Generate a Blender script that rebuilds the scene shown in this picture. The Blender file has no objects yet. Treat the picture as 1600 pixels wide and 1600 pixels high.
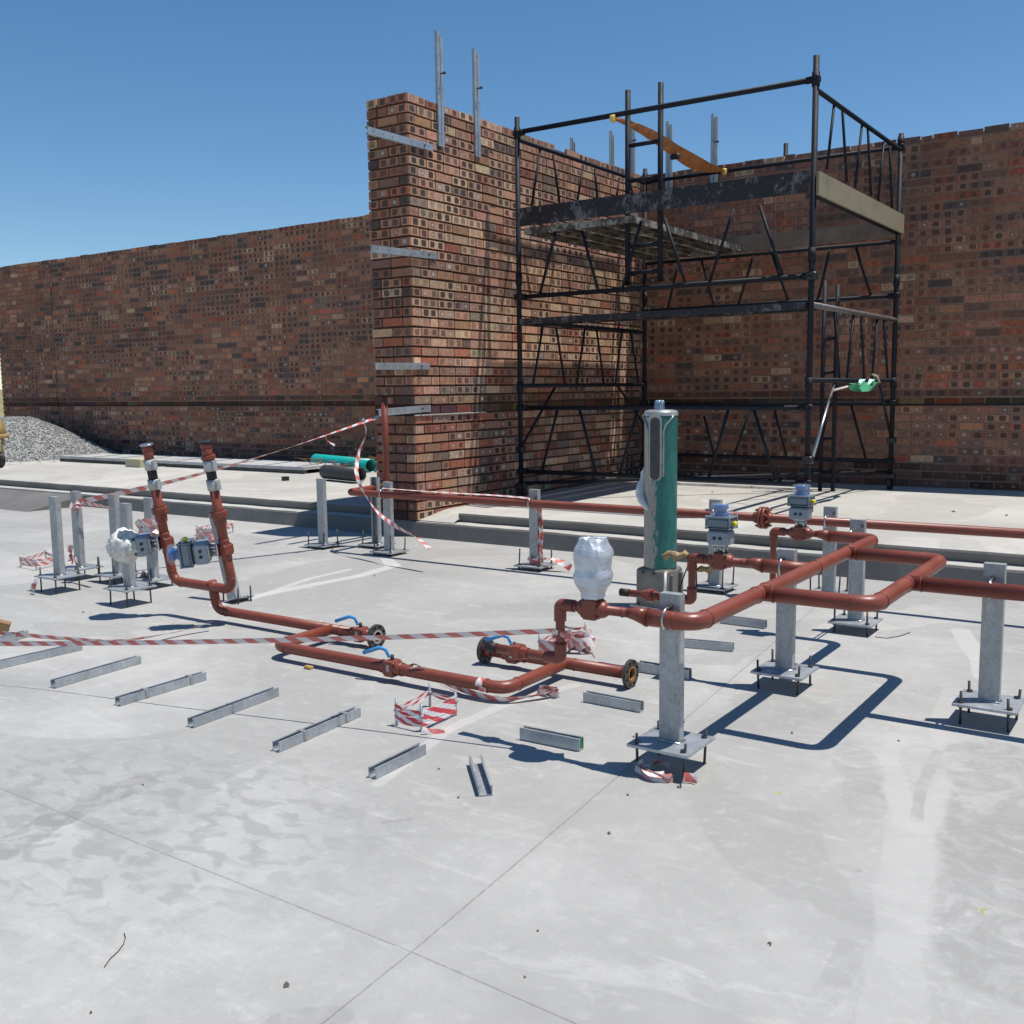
import bpy, bmesh, math, random
from mathutils import Vector, Matrix, noise
V = Vector
random.seed(7)
sc = bpy.context.scene
# ------------------------------------------------------------------ camera
H = 1.30
F = 1597.0
def _n(v): return v.normalized()
_d1 = _n(V((-1540.-800, 636.-800, F))); _d2 = V((1905.-800, 592.-800, F)).normalized()
_d2 = _n(_d2 - _d1*_d1.dot(_d2))
_X = -_d1; _Y = _d2; _Z = _X.cross(_Y)
def c2w(v): return V((_X.dot(v), _Y.dot(v), _Z.dot(v)))
cam = bpy.data.cameras.new('camera'); camo = bpy.data.objects.new('camera', cam)
sc.collection.objects.link(camo); sc.camera = camo
_r, _u, _b = c2w(V((1,0,0))), c2w(V((0,-1,0))), c2w(V((0,0,-1)))
camo.matrix_world = Matrix(((_r.x,_u.x,_b.x,0),(_r.y,_u.y,_b.y,0),(_r.z,_u.z,_b.z,H),(0,0,0,1)))
cam.sensor_width = 36; cam.lens = F/1600*36; cam.clip_end = 3000; cam.clip_start = .05
# ------------------------------------------------------------------ sky, sun, exposure
SUNV = V((.278,.155,1)).normalized()
w = bpy.data.worlds.new("World"); sc.world = w; w.use_nodes = True
nt = w.node_tree; bg = nt.nodes['Background']
sky = nt.nodes.new('ShaderNodeTexSky'); sky.sky_type = 'NISHITA'; sky.sun_disc = False
sky.sun_elevation = math.asin(SUNV.z); sky.sun_rotation = math.atan2(SUNV.x, SUNV.y)
sky.altitude = 1200; sky.air_density = 1.0; sky.dust_density = 0.0; sky.ozone_density = 2.2
hs = nt.nodes.new('ShaderNodeHueSaturation'); hs.inputs['Saturation'].default_value = 1.20; hs.inputs['Hue'].default_value = .496
nt.links.new(sky.outputs[0], hs.inputs['Color']); nt.links.new(hs.outputs[0], bg.inputs[0]); bg.inputs[1].default_value = 0.108
sl = bpy.data.lights.new('sun', 'SUN'); so = bpy.data.objects.new('sun', sl); sc.collection.objects.link(so)
sl.energy = 4.8; sl.angle = math.radians(.5); sl.color = (1, .955, .89)
so.rotation_euler = (-SUNV).to_track_quat('-Z','Y').to_euler(); so.location = (6,3,20)
sc.view_settings.view_transform = 'Standard'; sc.view_settings.look = 'None'
sc.view_settings.exposure = 0.12; sc.view_settings.gamma = 1
sc.cycles.max_bounces = 6
# ------------------------------------------------------------------ picks: a point of a known plane seen in a direction
EYE = V((0,0,H))
def ray(px, py): return c2w(V((px-800, py-800, F)))
def PZ(px, py, z): v = ray(px,py); return EYE + v*((z-H)/v.z)
def PY(px, py, y): v = ray(px,py); return EYE + v*(y/v.y)
def PX(px, py, x): v = ray(px,py); return EYE + v*(x/v.x)
def PN(px, py, p, n): v = ray(px,py); return EYE + v*((p-EYE).dot(n)/v.dot(n))
# ------------------------------------------------------------------ mesh builder
class MB:
    def __init__(s): s.v=[]; s.f=[]; s.mi=[]; s.sm=[]; s.uv=[]; s.c1=[]; s.c2=[]; s.M=None; s.mat=0; s.smooth=False
    def av(s, p):
        p = V(p)
        if s.M is not None: p = s.M @ p
        s.v.append(p); return len(s.v)-1
    def af(s, idx, uv=None, c1=None, c2=None):
        s.f.append(tuple(idx)); s.mi.append(s.mat); s.sm.append(s.smooth)
        s.uv.append(uv if uv else [(0,0)]*len(idx)); s.c1.append(c1); s.c2.append(c2)
    def box(s, lo, hi, M=None, jit=0):
        old=s.M
        if M is not None: s.M = M if old is None else old@M
        x0,y0,z0=lo; x1,y1,z1=hi
        b=[s.av((x+random.uniform(-jit,jit) if jit else x, y+(random.uniform(-jit,jit) if jit else 0), z+(random.uniform(-jit,jit) if jit else 0))) for z in (z0,z1) for y in (y0,y1) for x in (x0,x1)]
        sm=s.smooth; s.smooth=False
        for q in ((0,2,3,1),(4,5,7,6),(0,1,5,4),(2,6,7,3),(0,4,6,2),(1,3,7,5)): s.af([b[i] for i in q])
        s.smooth=sm; s.M=old
    def bbox(s, lo, hi, bev=.004, M=None):      # box with chamfered vertical and top edges
        old=s.M
        if M is not None: s.M = M if old is None else old@M
        x0,y0,z0=lo; x1,y1,z1=hi; b=bev
        def ring(i,z): return [s.av(p+(z,)) for p in ((x0+i+b,y0+i),(x1-i-b,y0+i),(x1-i,y0+i+b),(x1-i,y1-i-b),(x1-i-b,y1-i),(x0+i+b,y1-i),(x0+i,y1-i-b),(x0+i,y0+i+b))]
        rs=[ring(b*.7,z0),ring(0,z0+b),ring(0,z1-b),ring(b*.7,z1)]
        for k in range(3):
            for i in range(8): s.af([rs[k][i],rs[k][(i+1)%8],rs[k+1][(i+1)%8],rs[k+1][i]])
        s.af(rs[0][::-1]); s.af(rs[3]); s.M=old
    def frames(s, pts):
        n=len(pts); T=[]
        for i in range(n):
            a=pts[max(0,i-1)]; b=pts[min(n-1,i+1)]
            T.append((b-a).normalized() if (b-a).length>1e-9 else V((0,0,1)))
        up=V((0,0,1)) if abs(T[0].z)<.9 else V((1,0,0))
        N=[(up-T[0]*up.dot(T[0])).normalized()]
        for i in range(1,n):
            q=N[-1]-T[i]*N[-1].dot(T[i]); N.append(q.normalized())
        return T,N
    def tube(s, pts, r, seg=14, cap=True, flat=False):
        pts=[V(p) for p in pts]; T,N=s.frames(pts); n=len(pts)
        rr = r if isinstance(r,(list,tuple)) else [r]*n
        rings=[]
        for i in range(n):
            B=T[i].cross(N[i]); k=1
            if 0<i<n-1:
                a=(pts[i]-pts[i-1]).normalized(); k=1
            rings.append([s.av(pts[i]+(N[i]*math.cos(2*math.pi*j/seg)+B*math.sin(2*math.pi*j/seg))*rr[i]) for j in range(seg)])
        sm=s.smooth; s.smooth=not flat
        for i in range(n-1):
            for j in range(seg): s.af([rings[i][j],rings[i][(j+1)%seg],rings[i+1][(j+1)%seg],rings[i+1][j]])
        s.smooth=False
        if cap: s.af(rings[0][::-1]); s.af(rings[-1])
        s.smooth=sm
    def cyl(s, a, b, r, seg=16, r2=None):
        s.tube([a,b],[r, r if r2 is None else r2],seg)
    def ribbon(s, pts, width, wdir=None, twist=0, ph=0, t0=0, two=True, crumple=0):
        pts=[V(p) for p in pts]; T,N=s.frames(pts); u=t0; prev=None
        ws=width if isinstance(width,(list,tuple)) else [width]*len(pts)
        tot=sum((pts[i+1]-pts[i]).length for i in range(len(pts)-1)) or 1
        acc=0
        for i,p in enumerate(pts):
            if i: acc+=(p-pts[i-1]).length
            w0 = V(wdir) if wdir is not None else N[i]
            w0 = (w0-T[i]*w0.dot(T[i])).normalized()
            a = ph+twist*acc/tot
            w1 = w0*math.cos(a)+T[i].cross(w0)*math.sin(a)
            nn = T[i].cross(w1)
            hw=ws[i]/2
            row=[s.av(p-w1*hw+nn*random.uniform(-crumple,crumple)),s.av(p+nn*(.15*hw+random.uniform(-crumple,crumple))),s.av(p+w1*hw+nn*random.uniform(-crumple,crumple))]
            if prev:
                for k in range(2):
                    v0=k*.5; v1=(k+1)*.5
                    s.af([prev[0][k],prev[0][k+1],row[k+1],row[k]], uv=[(prev[1],v0),(prev[1],v1),(t0+acc,v1),(t0+acc,v0)])
            prev=(row,t0+acc)
    def lathe(s, prof, seg=24, a=V((0,0,0)), ax=V((0,0,1)), cap=True):
        a=V(a); ax=V(ax).normalized(); up=V((0,0,1)) if abs(ax.z)<.9 else V((1,0,0))
        N=(up-ax*up.dot(ax)).normalized(); B=ax.cross(N); rings=[]
        for (r,h) in prof: rings.append([s.av(a+ax*h+(N*math.cos(2*math.pi*j/seg)+B*math.sin(2*math.pi*j/seg))*r) for j in range(seg)])
        sm=s.smooth
        for i in range(len(rings)-1):
            for j in range(seg): s.af([rings[i][j],rings[i][(j+1)%seg],rings[i+1][(j+1)%seg],rings[i+1][j]])
        s.smooth=False
        if cap: s.af(rings[0][::-1]); s.af(rings[-1])
        s.smooth=sm
    def build(s, name, mats, parent=None, loc=None, autosmooth=None):
        if not isinstance(mats,(list,tuple)): mats=[mats]
        o0 = parent_origin(parent) if parent is not None else (V(loc) if loc is not None else V((0,0,0)))
        me=bpy.data.meshes.new(name); me.from_pydata([tuple(p-o0) for p in s.v],[],s.f)
        for m in mats: me.materials.append(m)
        me.polygons.foreach_set('material_index', s.mi); me.polygons.foreach_set('use_smooth', s.sm)
        ul=me.uv_layers.new(name='UVMap'); flat=[]
        for u in s.uv:
            for p in u: flat += [p[0],p[1]]
        ul.data.foreach_set('uv', flat)
        if any(c is not None for c in s.c1):
            for nm,cc in (('bcol',s.c1),('spot',s.c2)):
                at=me.attributes.new(nm,'FLOAT_COLOR','FACE'); d=[]
                for c in cc: d += list(c)+[1.0] if c is not None else [0,0,0,1]
                at.data.foreach_set('color', d)
        me.update()
        o=bpy.data.objects.new(name, me); sc.collection.objects.link(o)
        if parent is not None: o.parent=parent
        else: o.location=o0
        if autosmooth:
            bm=bmesh.new(); bm.from_mesh(me); bmesh.ops.recalc_face_normals(bm, faces=bm.faces); bm.to_mesh(me); bm.free()
        return o
_org={}
def parent_origin(p):
    if p.name in _org: return _org[p.name]
    return V((0,0,0))
def remember(o, v): _org[o.name]=V(v)
def tag(o, label=None, cat=None, group=None, kind=None):
    if label: o['label']=label
    if cat: o['category']=cat
    if group: o['group']=group
    if kind: o['kind']=kind
    return o
def thing(name, label, cat, loc, group=None):
    o=bpy.data.objects.new(name,None); sc.collection.objects.link(o); o.location=loc; o.empty_display_size=.1
    remember(o,loc); return tag(o,label,cat,group)
def part(mb, name, mat, parent, **k):
    # parent may itself be a part: its mesh sits at its thing's origin
    o=mb.build(name, mat, parent, **k); remember(o, parent_origin(parent)); return o
def fillet(pts, r, n=6):
    pts=[V(p) for p in pts]; out=[pts[0]]
    for i in range(1,len(pts)-1):
        a=(pts[i-1]-pts[i]); b=(pts[i+1]-pts[i]); d=min(r,a.length*.49,b.length*.49)
        a.normalize(); b.normalize(); p0=pts[i]+a*d; p2=pts[i]+b*d
        # circular-like arc
        for k in range(n+1):
            t=k/n; out.append(p0*(1-t)**2+pts[i]*2*t*(1-t)+p2*t*t)
    out.append(pts[-1]); return out
def lerp(a,b,t): return V(a)*(1-t)+V(b)*t
def frame(o, z, x=None):
    z=V(z).normalized(); x=V(x) if x is not None else (V((1,0,0)) if abs(z.x)<.9 else V((0,1,0)))
    x=(x-z*x.dot(z)).normalized(); y=z.cross(x)
    return Matrix(((x.x,y.x,z.x,o[0]),(x.y,y.y,z.y,o[1]),(x.z,y.z,z.z,o[2]),(0,0,0,1)))
# ------------------------------------------------------------------ materials
class NT:
    def __init__(s,name,rough=.6,metal=0,spec=.5):
        s.m=bpy.data.materials.new(name); s.m.use_nodes=True; s.t=s.m.node_tree; s.b=s.t.nodes['Principled BSDF']
        s.b.inputs['Roughness'].default_value=rough; s.b.inputs['Metallic'].default_value=metal
        s.b.inputs['Specular IOR Level'].default_value=spec
    def n(s,t,**k):
        x=s.t.nodes.new('ShaderNode'+t)
        for a,b in k.items(): setattr(x,a,b)
        return x
    def L(s,a,b): s.t.links.new(a,b)
    def coord(s,kind='Object'):
        if kind=='World': return s.n('NewGeometry').outputs['Position']
        return s.n('TexCoord').outputs[kind]
    def noise(s,scale,detail=5,rough=.55,co=None,dist=0,out='Fac'):
        x=s.n('TexNoise'); x.inputs['Scale'].default_value=scale; x.inputs['Detail'].default_value=detail
        x.inputs['Roughness'].default_value=rough; x.inputs['Distortion'].default_value=dist
        if co is not None: s.L(co,x.inputs['Vector'])
        return x.outputs[out]
    def ramp(s,fac,*st):
        x=s.n('ValToRGB'); e=x.color_ramp.elements
        while len(e)<len(st): e.new(.5)
        for i,(p,c) in enumerate(st):
            e[i].position=p; e[i].color=(c,c,c,1) if not isinstance(c,tuple) else c+(1,)
        s.L(fac,x.inputs[0]); return x.outputs[0]
    def val(s,x): 
        return x
    def _in(s,sock,v):
        if isinstance(v,(int,float)): sock.default_value=v
        elif isinstance(v,tuple): sock.default_value=v+(1,) if len(v)==3 and sock.type=='RGBA' else v
        else: s.L(v,sock)
    def math(s,op,a,b=None,c=None,clamp=False):
        x=s.n('Math',operation=op); x.use_clamp=clamp
        s._in(x.inputs[0],a)
        if b is not None: s._in(x.inputs[1],b)
        if c is not None: s._in(x.inputs[2],c)
        return x.outputs[0]
    def mix(s,f,a,b,mode='MIX'):
        x=s.n('Mix',data_type='RGBA',blend_type=mode)
        s._in(x.inputs[0],f); s._in(x.inputs[6],a); s._in(x.inputs[7],b); return x.outputs[2]
    def vscale(s,co,v):
        x=s.n('Mapping'); x.inputs['Scale'].default_value=v; s.L(co,x.inputs['Vector']); return x.outputs[0]
    def smooth(s,x_,lo,hi):
        x=s.n('MapRange',interpolation_type='SMOOTHSTEP'); s._in(x.inputs[0],x_); x.inputs[1].default_value=lo; x.inputs[2].default_value=hi
        x.inputs[3].default_value=0; x.inputs[4].default_value=1; return x.outputs[0]
    def base(s,c): s._in(s.b.inputs['Base Color'],c)
    def rough(s,c): s._in(s.b.inputs['Roughness'],c)
    def bump(s,h,st=.3,dist=.01):
        x=s.n('Bump'); x.inputs['Strength'].default_value=st; x.inputs['Distance'].default_value=dist
        s.L(h,x.inputs['Height']); s.L(x.outputs[0],s.b.inputs['Normal'])
def simple(name,col,rough=.6,metal=0,var=.25,scale=12,spec=.5,bump=0,co='Object'):
    t=NT(name,rough,metal,spec); c=t.coord(co)
    n=t.noise(scale,6,.6,c); f=t.ramp(n,(.3,0.),(.7,1.))
    t.base(t.mix(f, tuple(x*(1-var) for x in col), tuple(min(1,x*(1+var)) for x in col)))
    n2=t.noise(scale*5,4,.6,c); t.rough(t.math('MULTIPLY_ADD',n2,.3,rough-.15))
    if bump: t.bump(n2,bump,.005)
    return t.m
def m_galv(name='galvanised steel',col=(.40,.43,.46),metal=.55,rough=.42):
    t=NT(name,rough,metal); c=t.coord('World')
    v=t.n('TexVoronoi'); v.inputs['Scale'].default_value=70; t.L(c,v.inputs['Vector'])
    n=t.noise(9,6,.65,c); n3=t.noise(40,5,.7,t.vscale(c,(1,1,.25)))
    a=t.mix(t.ramp(n,(.3,0.),(.72,1.)),tuple(x*.72 for x in col),tuple(min(1,x*1.18) for x in col))
    a=t.mix(t.math('MULTIPLY',v.outputs['Color'],.34),a,(.60,.62,.63)); n7=t.noise(5,7,.75,t.vscale(c,(2,2,.7)),1.8); a=t.mix(t.ramp(n7,(.56,0.),(.62,.38)),a,tuple(x*.55 for x in col))
    a=t.mix(t.ramp(n3,(.58,0.),(.75,.5)),a,(.75,.76,.77))
    t.base(a); t.rough(t.math('MULTIPLY_ADD',n,.35,rough-.15)); t.bump(n3,.08,.004)
    return t.m
def m_redoxide():
    t=NT('red oxide primer',.42,0,.5); c=t.coord('World')
    n=t.noise(6,6,.6,c); n2=t.noise(60,5,.6,c); n3=t.noise(2.2,3,.5,c)
    a=t.mix(t.ramp(n,(.3,0.),(.7,1.)),(.168,.036,.021),(.228,.052,.030))
    a=t.mix(t.ramp(n2,(.62,0.),(.78,.55)),a,(.36,.12,.085))
    sep=t.n('SeparateXYZ'); t.L(t.n('NewGeometry').outputs['Normal'],sep.inputs[0])
    dust=t.math('MULTIPLY',t.smooth(sep.outputs[2],.35,1.),t.math('MULTIPLY_ADD',n3,.35,.0))   # dust settled on upward faces
    a=t.mix(dust,a,(.34,.14,.10))
    t.base(a); t.rough(t.math('MULTIPLY_ADD',n,.35,.24)); t.bump(n2,.08,.003)
    return t.m
def m_concrete(name,base,marks=False,dirt=.5,dark=(.24,.235,.225)):
    t=NT(name,.75,0,.35); c=t.coord('World')
    big=t.noise(.55,5,.6,c,.6); mid=t.noise(2.6,7,.65,c,.4); fine=t.noise(38,6,.7,c); grit=t.noise(220,3,.6,c)
    str_=t.noise(1.0,8,.72,t.vscale(c,(1.2,5,1)),1.6)
    a=t.mix(t.ramp(big,(.36,0.),(.62,1.)),tuple(x*.76 for x in base),tuple(x*1.08 for x in base))
    a=t.mix(t.ramp(mid,(.42,0.),(.60,.55)),a,tuple(x*.84 for x in base))
    a=t.mix(t.math('MULTIPLY',t.ramp(str_,(.56,0.),(.63,1.)),.42),a,tuple(min(1,x*1.22) for x in base))
    patch=t.noise(.42,3,.45,c,2.2)
    a=t.mix(t.math('MULTIPLY',t.ramp(patch,(.545,0.),(.556,1.)),.5),a,tuple(x*.72 for x in base))
    a=t.mix(t.math('MULTIPLY',t.ramp(fine,(.5,0.),(.72,1.)),.2),a,tuple(x*.72 for x in base))
    a=t.mix(t.math('MULTIPLY',t.ramp(grit,(.66,0.),(.74,1.)),.35),a,dark)
    h=t.math('ADD',fine,t.math('MULTIPLY',mid,.6))
    mott=t.noise(5.5,8,.74,c,.9); m2=t.noise(13,6,.7,c,.5)
    a=t.mix(t.math('MULTIPLY',t.ramp(mott,(.40,0.),(.66,1.)),.30),a,tuple(x*.72 for x in base)); a=t.mix(t.math('MULTIPLY',t.ramp(m2,(.54,0.),(.70,1.)),.28),a,tuple(min(1,x*1.30) for x in base))
    sc1=t.noise(3.2,9,.80,t.vscale(c,(.8,7,1)),2.4); sc2=t.noise(2.7,9,.80,t.vscale(c,(6,.9,1)),2.4)
    a=t.mix(t.math('MULTIPLY',t.ramp(t.math('MAXIMUM',sc1,sc2),(.66,0.),(.70,1.)),.38),a,tuple(min(1,x*1.35) for x in base))
    hf=t.noise(26,12,.82,c,.3); mk=t.noise(.9,4,.6,c,1.)
    a=t.mix(t.math('MULTIPLY',t.ramp(hf,(.53,0.),(.66,1.)),t.math('MULTIPLY',t.ramp(mk,(.40,.25),(.62,1.)),.34)),a,tuple(min(1,x*1.42) for x in base))
    hf2=t.noise(17,11,.8,t.vscale(c,(1,1.7,1)),.6); a=t.mix(t.math('MULTIPLY',t.ramp(hf2,(.56,0.),(.70,1.)),.40),a,tuple(x*.66 for x in base))
    vo=t.n('TexVoronoi',feature='DISTANCE_TO_EDGE'); vo.inputs['Scale'].default_value=.42; dn=t.n('VectorMath',operation='ADD'); t.L(c,dn.inputs[0]); t.L(t.noise(1.5,6,.7,c,0,'Color'),dn.inputs[1]); t.L(dn.outputs[0],vo.inputs['Vector'])
    a=t.mix(t.math('MULTIPLY',t.math('SUBTRACT',1.0,t.smooth(vo.outputs['Distance'],.0006,.0022)),t.math('MULTIPLY',t.ramp(big,(.45,0.),(.55,1.)),.35)),a,dark)
    if marks:
        sx=t.n('SeparateXYZ'); t.L(c,sx.inputs[0])
        wob=t.math('ADD',t.math('MULTIPLY_ADD',t.noise(2.4,4,.6,c),.24,-.12),t.math('MULTIPLY_ADD',t.noise(13,6,.75,c),.10,-.05)); wob2=t.math('MULTIPLY_ADD',t.noise(45,4,.7,c),.010,-.005)
        def seg(p,q,extra):
            dx,dy=q[0]-p[0],q[1]-p[1]; LL=dx*dx+dy*dy
            ax=t.math('SUBTRACT',sx.outputs[0],p[0]); ay=t.math('SUBTRACT',sx.outputs[1],p[1])
            k=t.math('DIVIDE',t.math('ADD',t.math('MULTIPLY',ax,dx),t.math('MULTIPLY',ay,dy)),LL,clamp=True)
            ex=t.math('SUBTRACT',ax,t.math('MULTIPLY',k,dx)); ey=t.math('SUBTRACT',ay,t.math('MULTIPLY',k,dy))
            d=t.math('SQRT',t.math('ADD',t.math('MULTIPLY',ex,ex),t.math('MULTIPLY',ey,ey)))
            return t.math('ADD',d,extra)
        def G(x,y): p=PZ(x,y,0); return (p.x,p.y)
        # pale dried-water streaks and darker damp patches on the slab
        brk_=t.ramp(t.noise(7,9,.78,c,1.2),(.42,.15),(.56,1.))
        for pts,wd,col,am in ((((1395,1600),(1405,1480),(1420,1330),(1440,1260)),.075,1.06,.40),(((1440,1290),(1500,1200),(1470,1140),(1490,1080)),.05,1.07,.4),(((1420,1290),(1385,1190),(1400,1150)),.045,1.08,.5),
              (((340,945),(430,925),(560,900),(615,884),(600,870)),.055,1.22,.8),(((380,940),(480,905),(545,890)),.03,1.22,.7),(((1500,985),(1530,1030),(1540,1060)),.05,1.15,.7),(((590,1225),(700,1140),(800,1095),(900,1070)),.03,1.15,.6),
              (((1335,1165),(1350,1230),(1355,1265)),.07,.76,.75),(((1570,1190),(1600,1330),(1600,1500)),.22,.70,.8),(((1330,1480),(1310,1530),(1290,1560)),.035,.78,.7),(((1465,1175),(1440,1230),(1432,1280)),.022,.76,.7),
              (((0,1330),(90,1280),(180,1240),(215,1225)),.075,.60,.75),(((60,1240),(0,1235)),.04,.7,.5),(((440,1600),(520,1592)),.05,.72,.75),((((600,1285),(640,1280))),.012,.55,.6),((((1320,1355),(1335,1358))),.025,.6,.5)):
            for p,q in zip(pts[:-1],pts[1:]):
                d=seg(G(*p),G(*q),t.math('MULTIPLY',wob,.55 if wd>.06 else .3 if wd>.03 else .14)); k=t.math('SUBTRACT',1.0,t.smooth(d,wd*.80,wd*1.0))
                if col<1: k=t.math('MULTIPLY',k,brk_)
                a=t.mix(t.math('MULTIPLY',k,am),a,tuple(min(1,x*col) for x in base))
        joint=None
        for p,q in (((0,1232),(640,1486)),((640,1486),(905,1602)),((500,1602),(643,1487)),((643,1487),(803,1352)),((803,1352),(1115,1085)),((1115,1085),(1330,900))):
            d=seg(G(*p),G(*q),wob2); joint=d if joint is None else t.math('MINIMUM',joint,d)
        k=t.math('SUBTRACT',1.0,t.smooth(joint,.0010,.0032)); k2=t.math('MULTIPLY',t.math('SUBTRACT',1.0,t.smooth(joint,.01,.05)),.10)
        a=t.mix(k2,a,dark); a=t.mix(t.math('MULTIPLY',k,.52),a,tuple(x*.35 for x in base))
        h=t.math('SUBTRACT',h,t.math('MULTIPLY',k,3.))
        # damp footprints and blotches, lower left
        g=G(40,1270); dd=seg(g,G(250,1290),0.0); blo=t.noise(9,3,.5,t.vscale(c,(1.0,1.6,1)),.6)
        a=t.mix(t.math('MULTIPLY',t.math('MULTIPLY',t.ramp(blo,(.50,0.),(.60,1.)),t.math('SUBTRACT',1.0,t.smooth(dd,.3,.95))),.55),a,tuple(x*.62 for x in base))
    t.base(a); t.rough(t.math('MULTIPLY_ADD',big,.3,.55)); t.bump(h,.30,.004)
    return t.m
def m_brick():
    t=NT('clay brick',.85,0,.25); c=t.coord('World')
    bc=t.n('Attribute',attribute_name='bcol'); sp=t.n('Attribute',attribute_name='spot')
    n=t.noise(30,6,.7,c); n2=t.noise(140,4,.7,c); n4=t.noise(9,4,.6,c)
    a=t.mix(1.0,bc.outputs['Color'],t.ramp(n,(.25,.62),(.75,1.28)),'MULTIPLY')
    uv=t.coord('UV'); su=t.n('SeparateXYZ'); t.L(uv,su.inputs[0])
    fr=t.math('FRACT',su.outputs[0]); cell=t.math('FLOOR',su.outputs[0])
    ss=t.n('SeparateColor'); t.L(sp.outputs['Color'],ss.inputs[0])
    wn=t.n('TexWhiteNoise',noise_dimensions='2D'); cb=t.n('CombineXYZ'); t.L(t.math('MULTIPLY',ss.outputs[2],91.7),cb.inputs[0]); t.L(cell,cb.inputs[1]); t.L(cb.outputs[0],wn.inputs['Vector'])
    wc=t.n('SeparateColor'); t.L(wn.outputs['Color'],wc.inputs[0])
    inside=t.math('MULTIPLY',t.math('GREATER_THAN',su.outputs[0],-.5),1.0)
    px=t.math('ABSOLUTE',t.math('SUBTRACT',fr,t.math('MULTIPLY_ADD',wc.outputs[0],.12,.44)))
    py=t.math('ABSOLUTE',t.math('SUBTRACT',su.outputs[1],.5))
    rad=t.math('POWER',t.math('ADD',t.math('POWER',t.math('DIVIDE',px,.325),5.),t.math('POWER',t.math('DIVIDE',py,.46),5.)),.25)
    rad=t.math('ADD',rad,t.math('MULTIPLY_ADD',n,.5,-.25))
    rad=t.math('ADD',rad,t.math('MULTIPLY',wc.outputs[1],.16))
    core=t.math('SUBTRACT',1.0,t.smooth(rad,.84,1.0)); ring=t.math('MULTIPLY',t.smooth(rad,.9,1.02),t.math('SUBTRACT',1.0,t.smooth(rad,1.1,1.3)))
    on=t.math('MULTIPLY',inside,ss.outputs[0])
    white=t.math('GREATER_THAN',ss.outputs[1],wc.outputs[2])      # dark kiln mark or pale lime mark
    colr=t.mix(white,(.070,.050,.045),(.44,.39,.35))
    radw=t.math('ADD',t.math('MULTIPLY',rad,t.math('MULTIPLY_ADD',wc.outputs[0],.9,.65)),t.math('MULTIPLY_ADD',n2,1.1,-.55)); small=t.math('MULTIPLY',white,t.math('SUBTRACT',1.0,t.smooth(radw,.34,.62))); darkk=t.math('MULTIPLY',t.math('SUBTRACT',1.0,white),core)
    a=t.mix(t.math('MULTIPLY',t.math('MULTIPLY',core,white),t.math('MULTIPLY',on,.55)),a,(.12,.085,.075))
    a=t.mix(t.math('MULTIPLY',t.math('MAXIMUM',small,darkk),on),a,colr)
    a=t.mix(t.math('MULTIPLY',ring,t.math('MULTIPLY',on,.30)),a,t.mix(.5,a,(.46,.34,.27)))
    a=t.mix(t.ramp(n4,(.60,0.),(.72,.35)),a,(.10,.09,.085))
    t.base(a); t.bump(t.math('ADD',n,t.math('MULTIPLY',n2,.4)),.5,.006)
    return t.m
def m_tape(name='barrier tape',wc=(.66,.63,.62),rc=(.55,.075,.060),fade=.38):
    t=NT(name,.38,0,.5); uv=t.coord('UV'); s=t.n('SeparateXYZ'); t.L(uv,s.inputs[0])
    d=t.math('FRACT',t.math('ADD',t.math('DIVIDE',s.outputs[0],.10),t.math('MULTIPLY',s.outputs[1],.35)))
    f=t.math('GREATER_THAN',d,.5); n=t.noise(25,4,.6,t.coord('World'))
    a=t.mix(f,wc,rc); a=t.mix(t.math('MULTIPLY',n,fade),a,(.70,.50,.47))
    t.base(a); t.b.inputs['Transmission Weight'].default_value=0.0
    t.b.inputs['Subsurface Weight'].default_value=0
    t.bump(n,.3,.004); return t.m
def m_cylpaint():
    t=NT('chipped green and silver paint',.35,.15,.5); c=t.coord('Object'); s=t.n('SeparateXYZ'); t.L(c,s.inputs[0])
    n=t.noise(22,7,.75,t.vscale(c,(1,1,.35))); n2=t.noise(70,6,.7,c)
    ed=t.math('ADD',t.math('ADD',t.math('MULTIPLY',s.outputs[0],.9),t.math('MULTIPLY',s.outputs[1],.44)),t.math('MULTIPLY_ADD',n,.22,-.11))
    f=t.smooth(ed,-.036,-.031)
    green=t.mix(t.ramp(n,(.35,0.),(.65,1.)),(.012,.10,.088),(.026,.19,.165))
    silver=t.mix(t.ramp(n,(.35,0.),(.7,1.)),(.25,.24,.22),(.36,.35,.325))
    a=t.mix(f,silver,green)
    a=t.mix(t.ramp(n2,(.66,0.),(.70,.9)),a,(.42,.44,.38))
    low=t.math('SUBTRACT',1.0,t.smooth(s.outputs[2],.15,.75))
    a=t.mix(t.math('MULTIPLY',low,t.ramp(n,(.56,0.),(.60,.8))),a,(.14,.13,.10))
    t.base(a); t.rough(t.math('MULTIPLY_ADD',n2,.35,.15)); t.bump(n2,.15,.004); return t.m
def m_clear(name,col=(.85,.9,.93),alpha=.35):
    t=NT(name,.08,0,.6); t.base(col+(1,) if len(col)==3 else col); t.b.inputs['Alpha'].default_value=alpha; return t.m
def m_wrap():
    t=NT('crinkled plastic wrap',.16,.30,.8); c=t.coord('World')
    n=t.noise(28,6,.7,t.vscale(c,(1,1,3.2)),1.5); n2=t.noise(9,4,.6,c)
    t.base(t.mix(t.ramp(n2,(.3,0.),(.7,1.)),(.42,.46,.52),(.70,.73,.77))); t.bump(t.math('ADD',n,t.math('MULTIPLY',t.noise(90,5,.7,c,2.),.5)),.45,.012)
    t.b.inputs['Coat Weight'].default_value=.6; return t.m
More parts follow.
